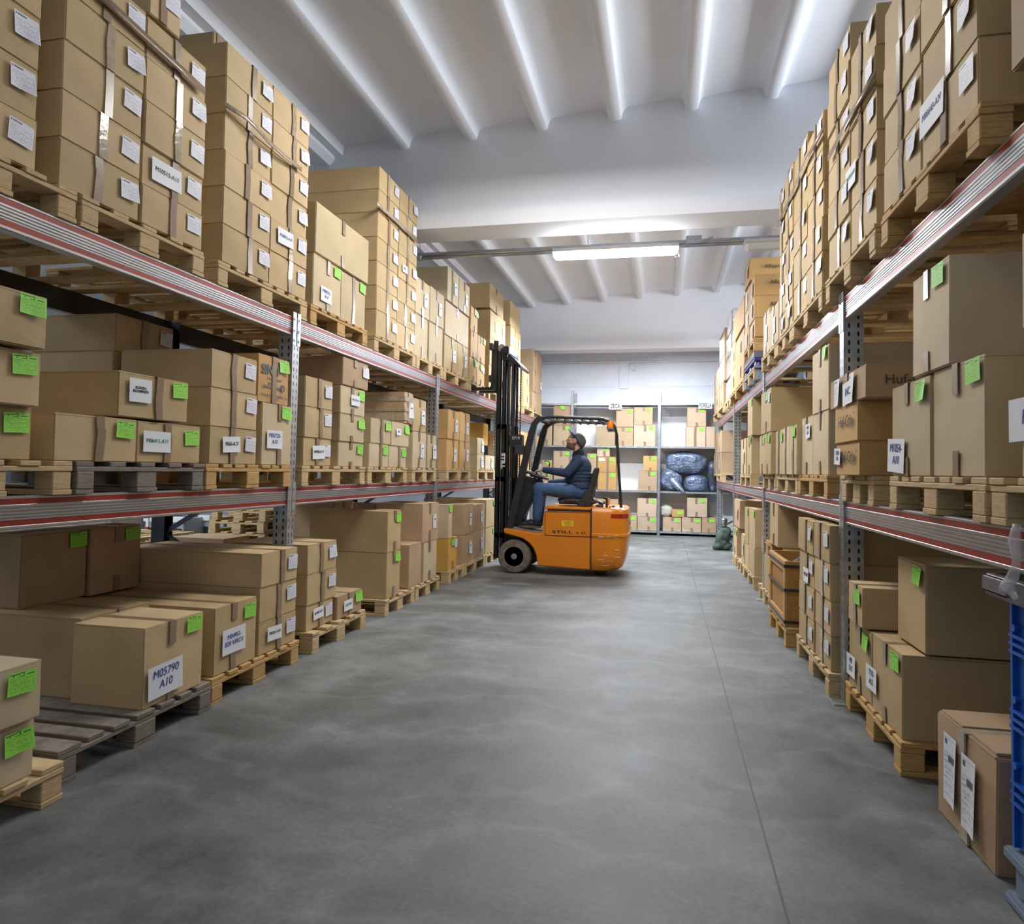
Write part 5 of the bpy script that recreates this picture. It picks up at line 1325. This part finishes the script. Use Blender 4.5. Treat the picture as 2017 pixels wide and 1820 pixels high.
# loose band hanging from the top tier on the left
def ribbon(pts, wv, name, label, mat='tape'):
    m = MB(); rg = []
    for p in pts: p = Vector(p); rg.append([p+Vector((0, 0, wv)), p+Vector((.0015, 0, wv)), p+Vector((.0015, 0, -wv)), p-Vector((0, 0, wv))])
    m.loft(rg); return tag(m.build(name, mat, smooth=2), label, 'tape')
ribbon([(-2.528, 2.50, 3.30), (-2.526, 2.97, 3.21), (-2.524, 3.43, 3.12)] if 0 else [onX(*px(1, x, y), -2.522) for x, y in ((535, -50), (690, 90), (850, 240), (1000, 375), (1150, 515))], .022, 'tape_band', 'long brown tape band slanting across the nearest tall pile on the left top shelf')
ribbon([onX(*px(1, x, y), X) for x, y, X in ((1262, 585, -2.52), (1380, 660, -2.50), (1450, 730, -2.49), (1510, 800, -2.50), (1600, 880, -2.505), (1690, 950, -2.52))], .016, 'tape_band', 'loose twisted brown tape hanging across the second tall pile', 'tape_clear')
ribbon([onX(*px(2, x, y), -2.52) for x, y in ((530, 330), (665, 450), (785, 570))], .02, 'tape_band', 'brown tape band round the tall pile behind the wide carton', 'tape_clear')
ribbon([onX(*px(8, x, y), .943) for x, y in ((640, 405), (500, 640), (370, 890))], .02, 'tape_band', 'brown tape band slanting across the second pile on the right top shelf')
ribbon([onX(*px(8, x, y), .943) for x, y in ((345, 720), (250, 890), (90, 1260))], .02, 'tape_band', 'brown tape band slanting across the third pile on the right top shelf')

# ------------------------------------------------------------------ the hall behind the left racking
def post(x, y):
    t = thing('barrier_post', (x, y, 0), POSTL.pop(0), 'post')
    loc_build(MB().tube([(0, 0, 0), (0, 0, .03)], .12, 18), 'foot', 'black_plastic', t, smooth=True)
    for k in range(8): loc_build(MB().tube([(0, 0, .03+k*.13), (0, 0, .16+k*.13)], .022, 12), 'stripe', 'signal_red' if k % 2 == 0 else 'white_paint', t, smooth=True)
POSTL = ['leftmost red and white barrier post seen below the left middle beam', 'middle red and white barrier post in the hall behind', 'rightmost red and white barrier post in the hall behind']
for zx, Y in ((590, 6.2), (757, 8.2), (830, 8.6)):
    p = onY(*px(5, zx, 160), Y); post(p.x, Y)
k = 0
for (zx, Y, n, mats, items) in ((880, 9.5, 1, 'pallet_wood', 3), (1190, 10.0, 1, 'pallet_wood', 4), (1420, 9.0, 7, 'pallet_wood', 0), (1330, 8.2, 5, 'pallet_wood', 0), (1790, 8.2, 5, 'old_wood', 2), (520, 6.9, 3, 'pallet_wood', 2)):
    p = onY(*px(5, zx, 150), Y)
    for j in range(n):
        pallet((p.x+random.uniform(-.02, .02), Y, .146*j), .8, random.uniform(-.05, .05), mats, '%s pallet in the hall behind the left racking, %s stack, %s from the floor' % ('pale' if mats == 'pallet_wood' else 'grey', ORD[k+1], ORD[j+1]), 'pallets in the hall behind')
    for j in range(items):
        x = p.x-.28+.25*j; z = .146*n
        t = thing('machine_part', (x, Y+.2, z), 'grey metal machine part on the %s hall stack, %s from the left' % (ORD[k+1], ORD[j+1]), 'machine')
        loc_build(MB().box((-.10, 0, 0), (.10, .5, .30)), 'casing', 'machine_grey', t, bevel=.01)
        loc_build(MB().box((-.07, -.015, .05), (.07, -.001, .15)), 'opening', 'black_plastic', t); loc_build(MB().box((-.11, -.03, .24), (.11, .1, .33)), 'cover', 'white_panel', t, bevel=.01)
    k += 1
t = thing('workbench', (-6.2, 10.6, 0), 'low bench with pale curved machine hoods in the hall behind', 'bench')
p = onY(*px(4, 140, 1170), 8.6); t.location = (p.x, 8.6, 0)
loc_build(MB().box((-.5, 0, .56), (.6, .6, .60)), 'table_top', 'dark_steel', t)
for x in (-.45, .5): loc_build(MB().box((x, .05, 0), (x+.05, .55, .56)), 'leg', 'dark_steel', t)
hd = MB(); hd.ell((.0, .3, .66), (.26, .2, .14)); hd.ell((.26, .3, .64), (.14, .18, .10))
o = hd.mesh('hood', 'white_panel', smooth=2); inst('hood', o, t)
loc_build(MB().tube([(.30+.10*math.cos(a*.3), .05, .50+.14*math.sin(a*.3)) for a in range(18)], .012, 8), 'cable', 'rope', t, smooth=2)
